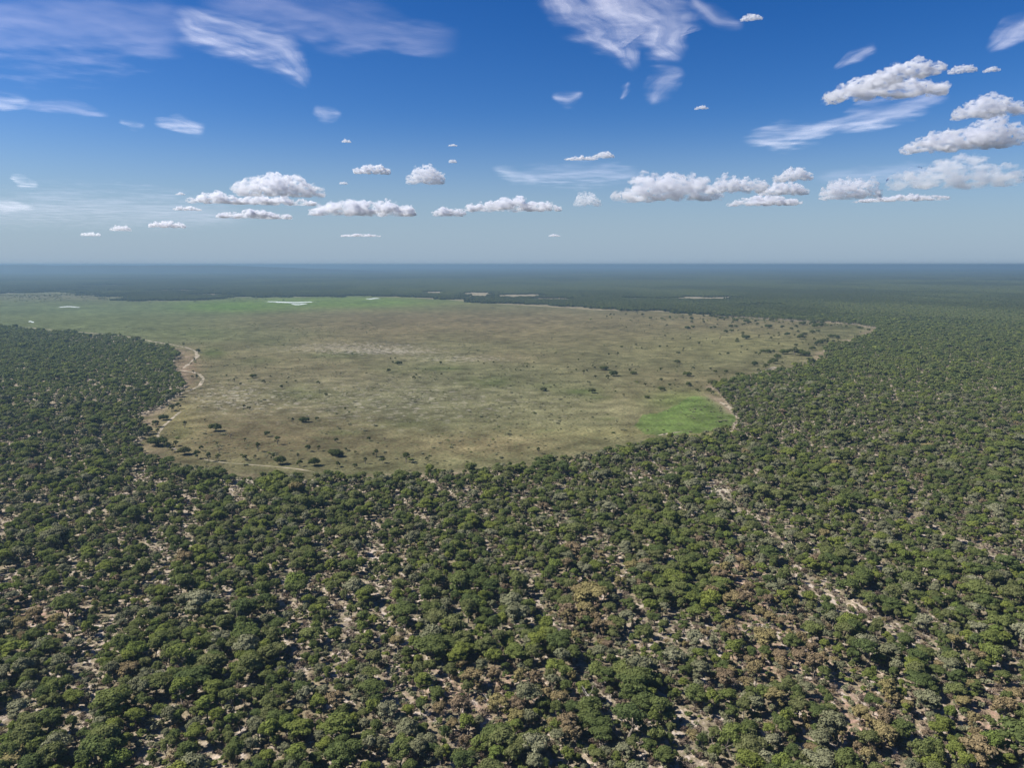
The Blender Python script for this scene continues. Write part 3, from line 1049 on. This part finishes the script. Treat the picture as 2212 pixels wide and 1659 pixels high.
ZB = [(425, 305, 24, 'b'), (440, 210, 14, 'b'), (475, 205, 12, 'b'), (500, 245, 20, 'w'), (455, 235, 14, 'b'), (615, 360, 24, 'b'), (630, 330, 14, 'b'), (815, 245, 20, 'b'), (880, 280, 13, 't'),
      (700, 290, 11, 't'), (820, 325, 14, 'b'), (1585, 442, 20, 'w'), (1665, 408, 12, 'b'), (1210, 235, 14, 'b'), (1140, 245, 12, 'b'), (1095, 225, 10, 'b'), (1515, 235, 10, 'b'),
      (1375, 290, 11, 'b'), (1415, 293, 8, 'b'), (1425, 268, 14, 't'), (1438, 268, 14, 't'), (1462, 276, 24, 't'), (1508, 272, 12, 'b'), (1768, 275, 14, 'b'), (1848, 215, 13, 'b'),
      (1885, 322, 32, 't'), (1830, 290, 12, 'b'), (1715, 332, 15, 'g'), (1638, 306, 13, 'g'), (1910, 300, 15, 'b'), (1975, 348, 20, 'b'), (2065, 358, 28, 'b'), (2110, 330, 28, 'w'),
      (2040, 284, 22, 'w'), (1970, 276, 14, 'b'), (1955, 260, 12, 'b'), (2075, 177, 14, 'b'), (2143, 185, 30, 't'), (2065, 246, 12, 'b'), (2130, 270, 14, 'b'), (1950, 457, 24, 'w'),
      (2125, 456, 14, 'b'), (2185, 492, 26, 't'), (1390, 360, 10, 'g'), (1915, 380, 8, 'b'), (395, 822, 26, 'g'), (275, 815, 24, 'b'), (105, 890, 16, 'b'), (175, 912, 10, 'b'), (330, 937, 44, 'b'),
      (555, 978, 72, 't'), (710, 970, 26, 'b'), (250, 990, 44, 't'), (380, 985, 42, 't'), (175, 1022, 30, 'b'), (1548, 915, 44, 't'), (1240, 795, 14, 'g')]
ZC = [(40, 630, 22, 't'), (20, 670, 20, 'b'), (70, 660, 11, 'b'), (50, 692, 20, 'w'), (270, 664, 24, 'b'), (242, 674, 12, 'b'), (400, 606, 24, 'w'), (400, 640, 12, 'b'), (530, 646, 12, 'w'),
      (482, 708, 30, 'w'), (270, 750, 26, 'b'), (385, 746, 15, 'b'), (145, 787, 24, 'b'), (340, 780, 12, 'w'), (215, 800, 10, 'b'), (275, 822, 26, 'w'), (492, 787, 26, 'w'), (592, 800, 10, 'b'),
      (560, 828, 16, 'w'), (160, 885, 20, 'w'), (665, 660, 20, 'b'), (705, 674, 14, 'w'), (790, 677, 16, 'w'), (735, 722, 15, 'b'), (770, 752, 22, 'w'), (680, 777, 32, 'w'), (880, 714, 34, 'b'),
      (935, 697, 12, 'b'), (655, 828, 22, 'w'), (685, 857, 26, 'b'), (1020, 622, 26, 'w'), (1050, 682, 30, 'b'), (1110, 652, 40, 'b'), (1135, 640, 52, 't'), (1170, 607, 32, 'w'), (1240, 607, 16, 'b'),
      (1240, 637, 16, 'b'), (1060, 545, 26, 'b'), (1030, 535, 20, 'b'), (1090, 520, 22, 'w'), (1130, 525, 24, 'w'), (1170, 530, 36, 't'), (1200, 565, 26, 'w'), (1255, 530, 30, 'w'), (1300, 525, 34, 'b'),
      (1340, 540, 50, 'b'), (1385, 540, 42, 'w'), (1425, 545, 30, 'w'), (1345, 500, 30, 't'), (1450, 470, 22, 't'), (1480, 500, 24, 'w'), (1510, 470, 30, 'b'), (1540, 455, 28, 'w'), (1580, 440, 26, 'w'),
      (1605, 425, 22, 'b'), (1635, 400, 24, 'w'), (1680, 405, 20, 'w'), (1495, 425, 22, 'b'), (1385, 410, 40, 'w'), (1340, 390, 18, 'b'), (1280, 385, 22, 'w'), (1215, 390, 16, 'b'), (1480, 365, 20, 'w'),
      (1525, 352, 14, 'w'), (1055, 400, 24, 't'), (950, 410, 26, 'w'), (915, 490, 28, 't'), (960, 505, 16, 'b'), (790, 360, 18, 'w'), (835, 348, 14, 'w'), (830, 320, 20, 'w'), (870, 315, 14, 'w'),
      (720, 300, 12, 'b'), (525, 318, 14, 'w'), (670, 326, 12, 'w'), (365, 420, 18, 'b'), (320, 475, 14, 'b'), (505, 415, 16, 'b'), (445, 515, 24, 't'), (410, 528, 14, 'w'), (115, 490, 14, 'b'),
      (740, 540, 16, 'b'), (805, 540, 22, 'b'), (910, 525, 14, 'b'), (515, 255, 18, 'w'), (185, 248, 14, 'w'), (1240, 330, 26, 'b'), (1130, 322, 24, 'w'), (1075, 325, 16, 'b'), (1040, 310, 34, 't'),
      (975, 295, 28, 'b'), (920, 305, 16, 'b'), (1300, 265, 30, 'b'), (1400, 300, 26, 'w'), (1500, 320, 26, 'w'), (1545, 310, 22, 'w'), (1215, 460, 18, 'b'), (1350, 465, 14, 'w'), (1400, 390, 20, 'b')]
rs = np.random.default_rng(77)
ALLP = []
for L_, (ox, oy, k_), wh in ((ZA, (350, 880, 600 / 2212), 'A'), (ZB, (900, 900, 800 / 2212), 'B'), (ZC, (1700, 780, 750 / 2212), 'C')):
    for (zx, zy, h, ty) in L_:
        a, b = zc(zx, zy, ox, oy, k_)
        ALLP.append((a, b, h * k_ * 2212 / 2776, ty, wh))
for k in range(150):                       # scattered far bushes on the northern slope of the pan
    a = rs.uniform(1300, 1880)
    b = rs.uniform(674 + (a - 1300) * .04, 770 - (a - 1300) * .06) if k % 3 else 672 + (a - 1300) * .045 + rs.uniform(0, 12)
    if a < 1450 and rs.random() < .5: continue
    p = at(a, b)
    if in_pan(np.array([p[0]]), np.array([p[1]]))[0]:
        ALLP.append((a, b, rs.uniform(3, 6.5), rs.choice(['b', 'w', 'b', 't', 'g']), 'C'))

# kinds of pan plants
PANK = {}
PANK['t'] = [make_kind('t', (2.9, 8.0, .85, 8, 120, .30), 601, M_DARK), make_kind('t', (2.4, 8.4, 1.0, 7, 120, .28), 602, M_DARK), make_kind('t', (3.3, 7.6, .7, 9, 110, .30), 604, M_DARK)]
PANK['b'] = [make_kind('b', (3.4, 5.6, .95, 8, 130, .30), 611, M_DARK), make_kind('b', (3.0, 6.0, 1.0, 7, 130, .30), 613, M_DARK)]
PANK['w'] = [make_kind('w', (5.2, 4.6, .8, 12, 110, .30), 621, M_DARK), make_kind('w', (6.0, 4.2, .7, 14, 110, .30), 622, M_DARK)]
PANK['g'] = [make_kind('g', (2.9, 6.0, .9, 7, 45, .22), 631, M_GREY, M_BARK, 1.0), make_kind('g', (2.6, 6.6, .9, 6, 40, .22), 633, M_TWIG, M_BARK, 1.0)]
HREF = {'t': 8.0, 'b': 5.6, 'w': 4.6, 'g': 6.2}
ADJ = {'t': 'upright tree', 'b': 'rounded bush', 'w': 'low wide bush', 'g': 'thin half-bare tree'}
NAMEK = {'t': 'pan_tree', 'b': 'bush', 'w': 'bush', 'g': 'bare_tree'}
CATK = {'t': 'tree', 'b': 'bush', 'w': 'bush', 'g': 'tree'}
UNIQUE = {('A', 0): 'largest lone round-crowned tree on the lower left pan, its shadow to the right',
          ('A', 1): 'upright tree with narrow double crown, just left of the largest lone pan tree',
          ('A', 2): 'thin greyish nearly bare tree near the sandy strip at the lower left of the pan',
          ('A', 7): 'dark leaning tree alone in the brown grass near the lower left forest edge',
          ('A', 8): 'low spreading dark bush alone above the lower left trees of the pan',
          ('A', 13): 'small black bush standing alone in the middle of the pan, left of centre',
          ('B', 51): 'tall lollipop-shaped tree rising at the near forest edge, left of the picture centre',
          ('B', 0): 'dark bush just below the pale streaks in the centre of the pan',
          ('B', 40): 'wide dark bush lying on the green patch right of the pan centre',
          ('C', 26): 'dark square bush just above the forest spur at the right side of the pan',
          ('C', 33): 'tallest dark tree of the clump beside the bright sandy track on the right',
          ('C', 9): 'wide dark bush alone in the tan grass left of the right-hand forest spur'}


def where(a, b):
    if b > 975: v = 'at near forest edge'
    elif b > 900: v = 'on near pan'
    elif b > 810: v = 'on middle pan'
    elif b > 740: v = 'on far middle pan'
    else: v = 'on far pan edge'
    if a < 440: h = 'by left forest'
    elif a < 760: h = 'left of centre'
    elif a < 1100: h = 'near centre'
    elif a < 1400: h = 'right of centre'
    elif a < 1640: h = 'above green marsh'
    else: h = 'near right forest'
    return v + ' ' + h


RECS = []
cnt = {}
for (a, b, h, ty, wh) in ALLP:
    i = cnt.get(wh, 0)
    cnt[wh] = i + 1
    p = at(a, b)
    rng_ = math.sqrt(p[0] ** 2 + p[1] ** 2 + CAM_H ** 2)
    Hm = max(h, 2.6) / FPX * rng_ * (0.98 if wh == 'C' else 1.12)
    s = Hm / HREF[ty]
    if ty == 'w': s = min(s, 1.6)
    s = min(max(s, 0.35), 2.2)
    kd, cr, tk, _ = KINDS[PANK[ty][i % len(PANK[ty])]]
    e = bpy.data.objects.new(NAMEK[ty], None)
    COL.objects.link(e)
    e.location = (p[0], p[1], 0)
    e.rotation_euler = (0, 0, rs.uniform(0, 6.28))
    sx = s * rs.uniform(.88, 1.12)
    e.scale = (sx, sx, s)
    if (wh, i) in UNIQUE:
        tag(e, UNIQUE[(wh, i)], CATK[ty])
    else:
        sz = 'tiny' if h < 4.5 else 'little' if h < 6 else ('small' if h < 9.5 else 'larger')
        w_ = where(a, b)
        RECS.append((e, '%s %s' % (sz, ADJ[ty]), w_, a, CATK[ty], 'single trees and bushes on the pan'))
    for nm, me in (('crown' if ty in 'tg' else 'foliage', cr), ('trunk' if ty in 'tg' else 'stem', tk)):
        o = bpy.data.objects.new(nm, me)
        COL.objects.link(o)
        o.parent = e
give_labels(RECS)
print('pan plants', len(ALLP), )

# dead tree in the near forest, lower right of centre
def dead_tree(px, py, H, label, seed):
    r = np.random.default_rng(seed)
    p = at(px, py)
    e = bpy.data.objects.new('dead_tree', None)
    COL.objects.link(e)
    e.location = p
    vs, fs = [], []
    top = np.array([r.uniform(-1, 1), r.uniform(-1, 1), H * .55])
    tube(vs, fs, (0, 0, -.3), top * .5, .3, .24)
    tube(vs, fs, top * .5, top, .24, .17)
    link('trunk', mesh_from('trunk', vs, fs, [M_DEAD], smooth=True), e)
    for k in range(6):
        vs, fs = [], []
        th = r.uniform(0, 6.28)
        st = top * r.uniform(.6, 1)
        mid = st + np.array([math.cos(th) * 1.2, math.sin(th) * 1.2, H * .18])
        end = mid + np.array([math.cos(th + .3) * 1.1, math.sin(th + .3) * 1.1, H * .2])
        tube(vs, fs, st, mid, .13, .08, 5)
        tube(vs, fs, mid, end, .08, .03, 5)
        tube(vs, fs, mid, mid + np.array([math.cos(th - .9), math.sin(th - .9), .6]), .06, .02, 4)
        link('branch', mesh_from('branch', vs, fs, [M_DEAD], smooth=True), e)
    tag(e, label, 'dead tree')


dead_tree(1275, 1528, 8.5, 'pale leafless dead tree in the brownish scrub at the bottom centre', 3)  # the brownish colour around it is the painted window reflection
dead_tree(1052, 1540, 7.0, 'pale leafless dead tree left of the brownish scrub near the bottom', 4)  # the brownish colour beside it is the painted window reflection

# ------------------------------------------------------------------ clouds
def cloud_material(mfp, seed, albedo=(0.925, 0.935, 0.96)):
    """light-scattering cloud body; mfp is the mean free path in metres"""
    t = NT('cumulus')
    vol = t.node('ShaderNodeVolumePrincipled')
    vol.inputs['Color'].default_value = albedo + (1,)
    vol.inputs['Anisotropy'].default_value = 0.3
    oc = t.node('ShaderNodeTexCoord').outputs['Object']
    mp = t.node('ShaderNodeMapping')
    t.put(mp.inputs[0], oc)
    mp.inputs['Scale'].default_value = (1, 1, 2.0)
    mp.inputs['Location'].default_value = (seed * 1.37 % 50, seed * .73 % 50, 0)
    n_ = t.noise(mp.outputs[0], 5.0, 4, .6)
    t.put(vol.inputs['Density'], t.ramp(n_, 0.45, 0.62, .02 / mfp, 1.2 / mfp))
    t.l.new(vol.outputs[0], t.out.inputs['Volume'])
    t.m.cycles.volume_step_rate = 0.2
    return t.m


tex1 = bpy.data.textures.new('cloud_billow', 'CLOUDS')
tex1.noise_scale = 0.35
tex1.noise_depth = 3
tex2 = bpy.data.textures.new('cloud_wisp', 'CLOUDS')
tex2.noise_scale = 0.12
tex2.noise_depth = 4
_tmpcol = bpy.data.collections.new('work')
COL.children.link(_tmpcol)
dg = None


def ico(sub):
    bm = bmesh.new()
    bmesh.ops.create_icosphere(bm, subdivisions=sub, radius=1)
    v = np.array([q.co[:] for q in bm.verts])
    f = np.array([[q.index for q in fc.verts] for fc in bm.faces])
    bm.free()
    return v, f


ICV, ICF = ico(1)


def cumulus(cx, cy, w, h, label, seed, lumps=None, tilt=0.0, base_alt=1500.0, rough=1.0, thin=.085):
    """cx, cy, w, h: where it appears on a 2212 wide picture; built at its own distance with real depth"""
    r = np.random.default_rng(seed)
    base = at_up(cx, cy + h / 2, base_alt)
    dist = math.hypot(base[0], base[1])
    rngm = math.sqrt(dist ** 2 + base_alt ** 2)
    Wm, Hm = w / FPX * rngm, h / FPX * rngm
    hy = Wm / 2                              # local unit = half width
    hh = Hm / hy
    V, F = [], []
    nv = 0
    n = lumps or max(5, int(w / h * 3.5))
    cen = []
    for k in range(n):
        t = -0.82 + 1.64 * (k + 0.5) / n + r.uniform(-.06, .06)
        env = (1 - abs(t) ** 2.2) * (0.55 + 0.45 * r.random())
        rad = hh * (0.22 + 0.30 * env) * r.uniform(.85, 1.1)
        for j in range(3):
            zz = rad * .55 + max(0, hh * env - rad * 1.3) * r.random()
            cen.append((t + r.uniform(-.05, .05), r.uniform(-.28, .28) * (1 - abs(t) * .6), zz + tilt * t, rad * r.uniform(.7, 1.05)))
    for (x_, y_, z_, rad) in list(cen):      # smaller puffs on top of the large ones
        for j in range(4):
            th, el = r.uniform(0, 6.28), r.uniform(-.1, 1.4)
            cen.append((x_ + rad * .85 * math.cos(th) * math.cos(el), y_ + rad * .85 * math.sin(th) * math.cos(el), z_ + rad * .75 * math.sin(el), rad * r.uniform(.28, .5)))
    for (x_, y_, z_, rad) in [q for q in cen if q[3] > .1 * hh]:      # and smaller ones on those
        for j in range(3):
            th, el = r.uniform(0, 6.28), r.uniform(-.3, 1.5)
            cen.append((x_ + rad * .9 * math.cos(th) * math.cos(el), y_ + rad * .9 * math.sin(th) * math.cos(el), z_ + rad * .75 * math.sin(el), rad * r.uniform(.2, .36)))
    for (x_, y_, z_, rad) in cen:
        V.append(ICV * rad * np.array([1.15, 1.1, .8]) + np.array([x_, y_, z_]))
        F.append(ICF + nv)
        nv += len(ICV)
    me = mesh_from('cumulus_cloud', np.vstack(V), np.vstack(F))
    o = bpy.data.objects.new('tmp_cloud', me)
    _tmpcol.objects.link(o)
    rm = o.modifiers.new('r', 'REMESH')
    rm.mode = 'VOXEL'
    rm.voxel_size = max(0.011, 2.0 / max(60, min(170, w * 0.85)))
    tex1.noise_scale = .42 * hh
    tex2.noise_scale = .15 * hh
    for tx, st in ((tex1, .30 * hh), (tex2, .15 * hh)):
        dm = o.modifiers.new('d', 'DISPLACE')
        dm.texture = tx
        dm.strength = st * rough
        dm.mid_level = .5
        dm.texture_coords = 'GLOBAL'
    o.location = (seed * 3.7, seed * 1.3, 0)
    bpy.context.view_layer.update()
    dg = bpy.context.evaluated_depsgraph_get()
    me2 = bpy.data.meshes.new_from_object(o.evaluated_get(dg))
    bpy.data.objects.remove(o)
    co = np.empty(len(me2.vertices) * 3, np.float32)
    me2.vertices.foreach_get('co', co)
    co = co.reshape(-1, 3)
    flat_z = tilt * co[:, 0]
    low = co[:, 2] < flat_z + 0.05 * hh      # flatten the base
    co[low, 2] = flat_z[low] + 0.05 * hh + (co[low, 2] - flat_z[low] - 0.05 * hh) * 0.35
    top = np.percentile(co[:, 2] - flat_z, 99.5)
    co[:, 2] = flat_z + (co[:, 2] - flat_z) * (hh / max(top, .01))
    co[:, 0] *= 1.0 / max(.01, np.percentile(np.abs(co[:, 0]), 99.5))
    me2.vertices.foreach_set('co', co.ravel())
    me2.name = 'cumulus_cloud'
    me2.materials.clear()
    me2.materials.append(cloud_material(Hm * thin, seed, (0.835, 0.855, 0.905) if thin < .3 else (0.86, 0.89, 0.94)))
    me2.polygons.foreach_set('use_smooth', np.full(len(me2.polygons), True))
    me2.update()
    c = link('cumulus_cloud', me2)
    c.location = base
    c.scale = (hy, hy, hy)
    c.rotation_euler = (0, 0, -math.atan2(base[0], base[1]))
    tag(c, label, 'cloud', 'cumulus clouds over the horizon')
    return len(me2.polygons)


def at_up(px, py, alt):
    d = ray(px, py)
    t = (alt - CAM_H) / d[2]
    return (d[0] * t, d[1] * t, alt)


CLOUDS = [
    (1905, 190, 215, 52, 'lower part of the bright white cloud high at the upper right', .0),
    (1945, 160, 150, 40, 'bright white puffy cloud, highest of the large ones at the upper right', .18),
    (2142, 233, 130, 44, 'flat white cloud at the right picture edge, between two larger ones', .0),
    (2055, 306, 175, 44, 'broad white cloud at the right, below the flat one', .0),
    (2150, 290, 120, 64, 'tall billow joined to the right end of the broad white cloud', .0),
    (2060, 378, 225, 64, 'large hazy grey-blue cloud low at the right, greyest of all', .0),
    (1836, 410, 115, 46, 'cream-white cloud left of the large grey-blue one', .0),
    (1950, 428, 170, 14, 'thin grey cloud strip under the large grey-blue cloud', .0),
    (1440, 405, 225, 66, 'long white and grey cloud bank right of centre above the horizon', .0),
    (1590, 398, 125, 44, 'white cloud next right of the long white and grey cloud bank', .0),
    (1715, 377, 82, 32, 'small white knob cloud above the middle right cloud row', .0),
    (1690, 408, 100, 30, 'grey-white cloud directly below the small white knob cloud', .0),
    (1652, 433, 145, 24, 'flat white cloud at the bottom of the middle right cloud row', .0),
    (1268, 430, 62, 34, 'pale faint hazy puff between the centre and right cloud rows', .0),
    (1108, 441, 205, 34, 'long flat white cloud at the centre of the lower row', .0),
    (972, 457, 75, 22, 'small pale cloud left of the long central cloud', .0),
    (790, 450, 225, 36, 'long low white cloud left of centre, level with the central one', .0),
    (602, 402, 185, 52, 'largest towering white cloud at the left', .0),
    (470, 427, 115, 28, 'rounded white cloud joined to the left side of the towering cloud', .0),
    (590, 433, 170, 22, 'grey-based cloud layer under the towering left cloud', .0),
    (552, 463, 150, 20, 'flat pale cloud at the bottom of the left cloud group', .0),
    (405, 450, 55, 10, 'small thin white cloud left of the left cloud group', .0),
    (920, 379, 84, 42, 'single compact white cloud above the centre row', .0),
    (805, 366, 80, 22, 'single lens-shaped white cloud left of the compact one', .0),
    (1255, 341, 70, 10, 'thin white cloud strip high right of centre', .0),
    (1303, 334, 46, 16, 'small puff at the right end of the thin high strip', .0),
    (748, 304, 20, 8, 'tiny triangular cloud scrap high left of centre', .0),
    (978, 313, 20, 5, 'upper of two tiny cloud scraps above the compact white cloud', .0),
    (978, 348, 18, 8, 'lower of two tiny cloud scraps above the compact white cloud', .0),
    (742, 395, 18, 6, 'tiny oval cloud scrap below the lens-shaped cloud', .0),
    (390, 418, 18, 6, 'tiny cloud scrap left of the rounded white cloud', .0),
    (361, 485, 68, 15, 'small flat cloud low at the left above the hills', .0),
    (262, 493, 40, 12, 'second small cloud low at the left, left of the flat one', .0),
    (196, 506, 34, 8, 'faintest small cloud low at the far left', .0),
    (778, 508, 85, 7, 'very thin cloud streak low over the horizon left of centre', .0),
    (2079, 150, 48, 16, 'small soft cloud between the high right cloud and the picture edge', .0),
    (2142, 150, 28, 10, 'tiny soft cloud near the right edge at the top', .0),
    (1515, 232, 28, 8, 'tiny soft pinkish cloud high right of centre', .0),
    (1622, 37, 42, 14, 'small cloud scrap at the top right of the feathery cirrus', .0),
    (1197, 508, 26, 6, 'tiny cloud low over the horizon right of centre', .0),
]
npoly = 0
for k, (cx, cy, w, h, lab, ti) in enumerate(CLOUDS):
    npoly += cumulus(cx, cy, w, h * .94, lab, 1000 + k, tilt=ti, thin=.30 if 'faint' in lab or 'hazy' in lab else (.22 if w < 60 or 'soft' in lab or 'thin' in lab else .15))
bpy.data.collections.remove(_tmpcol)
print('cloud faces', npoly)


def cirrus_material(name, stretch, dens, seed, col=(0.93, 0.93, 1.0), thr=(0.38, 0.75)):
    t = NT(name)
    uv = t.node('ShaderNodeUVMap').outputs[0]
    sep = t.node('ShaderNodeSeparateXYZ')
    t.put(sep.inputs[0], uv)
    u_, v_ = sep.outputs[0], sep.outputs[1]
    pos = t.mapping(t.node('ShaderNodeNewGeometry').outputs['Position'], (1 / 1000.0,) * 3)      # kilometres
    w1 = t.noise(pos, .55, 3, .5, out=1)
    wv = t.node('ShaderNodeVectorMath', operation='MULTIPLY_ADD')
    t.put(wv.inputs[0], w1)
    wv.inputs[1].default_value = (.25, .32, 0)
    t.put(wv.inputs[2], uv)
    mp = t.node('ShaderNodeMapping')
    t.put(mp.inputs[0], wv.outputs[0])
    mp.inputs['Location'].default_value = (seed * 1.7, seed * .9, 0)
    mp.inputs['Scale'].default_value = (stretch[0], stretch[1], 1)
    fib = t.noise(mp.outputs[0], 1.0, 5, .5)
    puff = t.noise(pos, .28, 3, .5)
    # distance to the rim, itself pushed about by noise
    sw = t.node('ShaderNodeSeparateXYZ')
    t.put(sw.inputs[0], w1)
    v2 = t.math('ADD', v_, t.math('MULTIPLY', t.math('SUBTRACT', sw.outputs[0], .5), .9))
    cv = t.math('SUBTRACT', 1.0, t.math('MULTIPLY', t.math('ABSOLUTE', t.math('SUBTRACT', v2, .5)), 2.0))
    cv = t.math('MAXIMUM', cv, 0.0)
    cu = t.math('MULTIPLY', t.math('MULTIPLY', u_, t.math('SUBTRACT', 1.0, u_)), 4.0)
    rim = t.math('MULTIPLY', t.math('MULTIPLY', v_, t.math('SUBTRACT', 1.0, v_)), 4.0)
    e_ = t.math('MULTIPLY', t.math('POWER', t.ramp(cv, 0.0, 1.0), 1.3), t.math('MULTIPLY', t.ramp(cu, 0.0, .6), t.ramp(rim, 0.0, .35)))
    q = t.math('ADD', t.math('MULTIPLY', fib, .6), t.math('MULTIPLY', puff, .4))
    a_ = t.math('MULTIPLY', t.math('MULTIPLY', t.ramp(q, thr[0], thr[1]), e_), dens)
    tr = t.node('ShaderNodeBsdfTransparent')
    tl = t.node('ShaderNodeBsdfTranslucent')
    t.put(tl.inputs[0], col)
    df = t.node('ShaderNodeBsdfDiffuse')
    t.put(df.inputs[0], col)
    m1 = t.node('ShaderNodeMixShader')
    m1.inputs[0].default_value = .3
    t.l.new(tl.outputs[0], m1.inputs[1])
    t.l.new(df.outputs[0], m1.inputs[2])
    m2 = t.node('ShaderNodeMixShader')
    t.l.new(a_, m2.inputs[0])
    t.l.new(tr.outputs[0], m2.inputs[1])
    t.l.new(m1.outputs[0], m2.inputs[2])
    t.l.new(m2.outputs[0], t.out.inputs['Surface'])
    return t.m


SHEET = [0]


def cirrus(pts, widths, label, mat, alt=7000.0):
    """a thin high sheet of ice cloud: a strip along pts, widths as seen, laid out at its altitude"""
    SHEET[0] += 1
    alt = alt + 45.0 * SHEET[0]             # every sheet at a height of its own
    pts = np.array(pts, float)
    seg = np.r_[0, np.cumsum(np.hypot(*np.diff(pts, axis=0).T))]
    n, m_ = 60, 16
    t = np.linspace(0, seg[-1], n)
    c = np.stack([np.interp(t, seg, pts[:, 0]), np.interp(t, seg, pts[:, 1])], 1)
    for _ in range(4):
        c[1:-1] = (c[:-2] + 2 * c[1:-1] + c[2:]) / 4
    w = np.interp(t, seg, widths) * 1.45
    tan = np.gradient(c, axis=0)
    tan /= np.linalg.norm(tan, axis=1)[:, None]
    nor = np.stack([-tan[:, 1], tan[:, 0]], 1)
    vs, uvs, fs = [], [], []
    for i in range(n):
        for j in range(m_ + 1):
            v = j / m_
            q = c[i] + nor[i] * (v - .5) * w[i]
            vs.append(at_up(q[0], q[1], alt))
            uvs.append((i / (n - 1), v))
    for i in range(n - 1):
        for j in range(m_):
            a = i * (m_ + 1) + j
            fs.append((a, a + 1, a + m_ + 2, a + m_ + 1))
    me = mesh_from('cirrus_cloud', vs, fs, [mat], smooth=True)
    ul = me.uv_layers.new(name='UVMap')
    for lp in me.loops:
        ul.data[lp.index].uv = uvs[lp.vertex_index]
    o = link('cirrus_cloud', me)
    tag(o, label, 'cloud', 'thin cirrus wisps high in the sky')


CI = [cirrus_material('cirrus_%s' % nm, st, dn, sd, thr=th, col=(.88, .86, 1.0) if nm == 'veil' else (.93, .93, 1.0)) for nm, st, dn, sd, th in  # violet tint of the aircraft window is put into the veil colour
      (('dense', (1.2, 4.5), .80, 1, (.28, .88)), ('soft', (1.0, 2), .30, 2, (.28, .80)), ('veil', (.7, 2), .30, 3, (.25, .85)), ('streak', (1.1, 3.2), .52, 4, (.28, .82)))]
cirrus([(1170, -60), (1250, 10), (1310, 60), (1350, 110), (1372, 155)], [70, 120, 100, 60, 22], 'left tail of the big feathery cirrus at the top, pointing down', CI[0])
cirrus([(1300, -70), (1380, -10), (1430, 50), (1440, 95), (1478, 130)], [230, 210, 170, 100, 30], 'broad feathery cirrus plume at the top right of centre', CI[0])
cirrus([(1480, 150), (1440, 170), (1415, 200), (1400, 225)], [20, 60, 50, 18], 'small wisp hanging below the broad cirrus plume', CI[1])
cirrus([(1490, -10), (1550, 40), (1610, 55)], [30, 40, 20], 'faint curl right of the broad cirrus plume', CI[1])
cirrus([(1190, 205), (1225, 215), (1262, 200)], [10, 34, 10], 'faint small wisp at mid height right of centre', CI[1])
cirrus([(1340, 215), (1352, 190), (1360, 175)], [10, 18, 8], 'tiny vertical wisp below the left cirrus tail', CI[1])
cirrus([(370, 20), (430, 62), (520, 85), (600, 110), (640, 150), (668, 190)], [50, 90, 80, 90, 60, 14], 'curved feathery cirrus at the upper left, like a bent wing', CI[0])
cirrus([(-120, 40), (80, 30), (260, 50), (420, 70)], [220, 240, 200, 80], 'wide pale veil filling the top left corner', CI[2])
cirrus([(420, -20), (600, 10), (800, 60), (1000, 90)], [120, 120, 110, 50], 'thin violet-tinted veil along the top left of centre', CI[2])
cirrus([(1600, 300), (1690, 295), (1760, 282), (1830, 258)], [20, 56, 46, 20], 'left half of the long slanting streak below the bright right cloud', CI[3])
cirrus([(1790, 275), (1880, 250), (1960, 225), (2055, 203)], [20, 66, 62, 16], 'right half of the long slanting streak below the bright right cloud', CI[3])
cirrus([(2130, 110), (2190, 65), (2290, 0)], [20, 60, 70], 'slanting cirrus at the top right corner', CI[3])
cirrus([(1800, 150), (1840, 125), (1895, 98)], [8, 26, 22], 'small slanting cirrus stroke above the bright right cloud', CI[3])
cirrus([(330, 262), (380, 266), (445, 282)], [14, 34, 26], 'short bent wisp at mid height on the left', CI[3])
cirrus([(255, 262), (290, 270), (315, 272)], [10, 20, 10], 'faint dot of cirrus left of the short bent wisp', CI[1])
cirrus([(-60, 205), (10, 215), (70, 222)], [30, 44, 16], 'wisp at the left picture edge at mid height', CI[3])
cirrus([(40, 225), (140, 228), (240, 250)], [14, 34, 12], 'thin line trailing right from the left edge wisp', CI[2])
cirrus([(675, 232), (705, 245), (740, 246)], [16, 44, 12], 'faint lone tuft below the bent-wing cirrus', CI[1])
cirrus([(20, 380), (50, 392), (85, 402)], [10, 26, 10], 'small pale wisp low at the left edge', CI[3])
cirrus([(-60, 430), (10, 442), (80, 450)], [20, 30, 10], 'lowest pale wisp at the left edge', CI[3])
cirrus([(1060, 362), (1110, 378), (1168, 390)], [10, 34, 16], 'thin slanting wisp above the central cloud row', CI[1])
cirrus([(-100, 455), (150, 440), (350, 450), (560, 470)], [70, 90, 80, 30], 'hazy veil band low at the left above the horizon', CI[2], 7000)
cirrus([(1080, 380), (1250, 372), (1400, 375)], [20, 60, 20], 'faint veil above the pale puff near the centre', CI[2])
# cirrus([(900, 150), (1100, 165), (1290, 150)], [20, 40, 20], 'very faint streak across the upper centre of the sky', CI[2])
cirrus([(1750, 385), (1900, 372), (2050, 360)], [20, 40, 20], 'thin flat streak behind the grey-blue right cloud', CI[2])

# ------------------------------------------------------------------ haze
HAZE_DENSITY = 1.0 / 8300
bm = bmesh.new()
bmesh.ops.create_cube(bm, size=1.0)
hz_me = bpy.data.meshes.new('haze')
bm.to_mesh(hz_me)
bm.free()
haze = link('haze', hz_me)
haze.scale = (126000, 126000, 151)
haze.location = (0, 0, 74.5)
th_ = NT('haze')
pv = th_.node('ShaderNodeVolumePrincipled')
pv.inputs['Color'].default_value = (0.21, 0.34, 0.48, 1)
pv.inputs['Density'].default_value = HAZE_DENSITY
pv.inputs['Anisotropy'].default_value = 0.2
th_.l.new(pv.outputs[0], th_.out.inputs['Volume'])
hz_me.materials.append(th_.m)
tag(haze, 'thin blue haze that fades the far forest', kind='stuff')
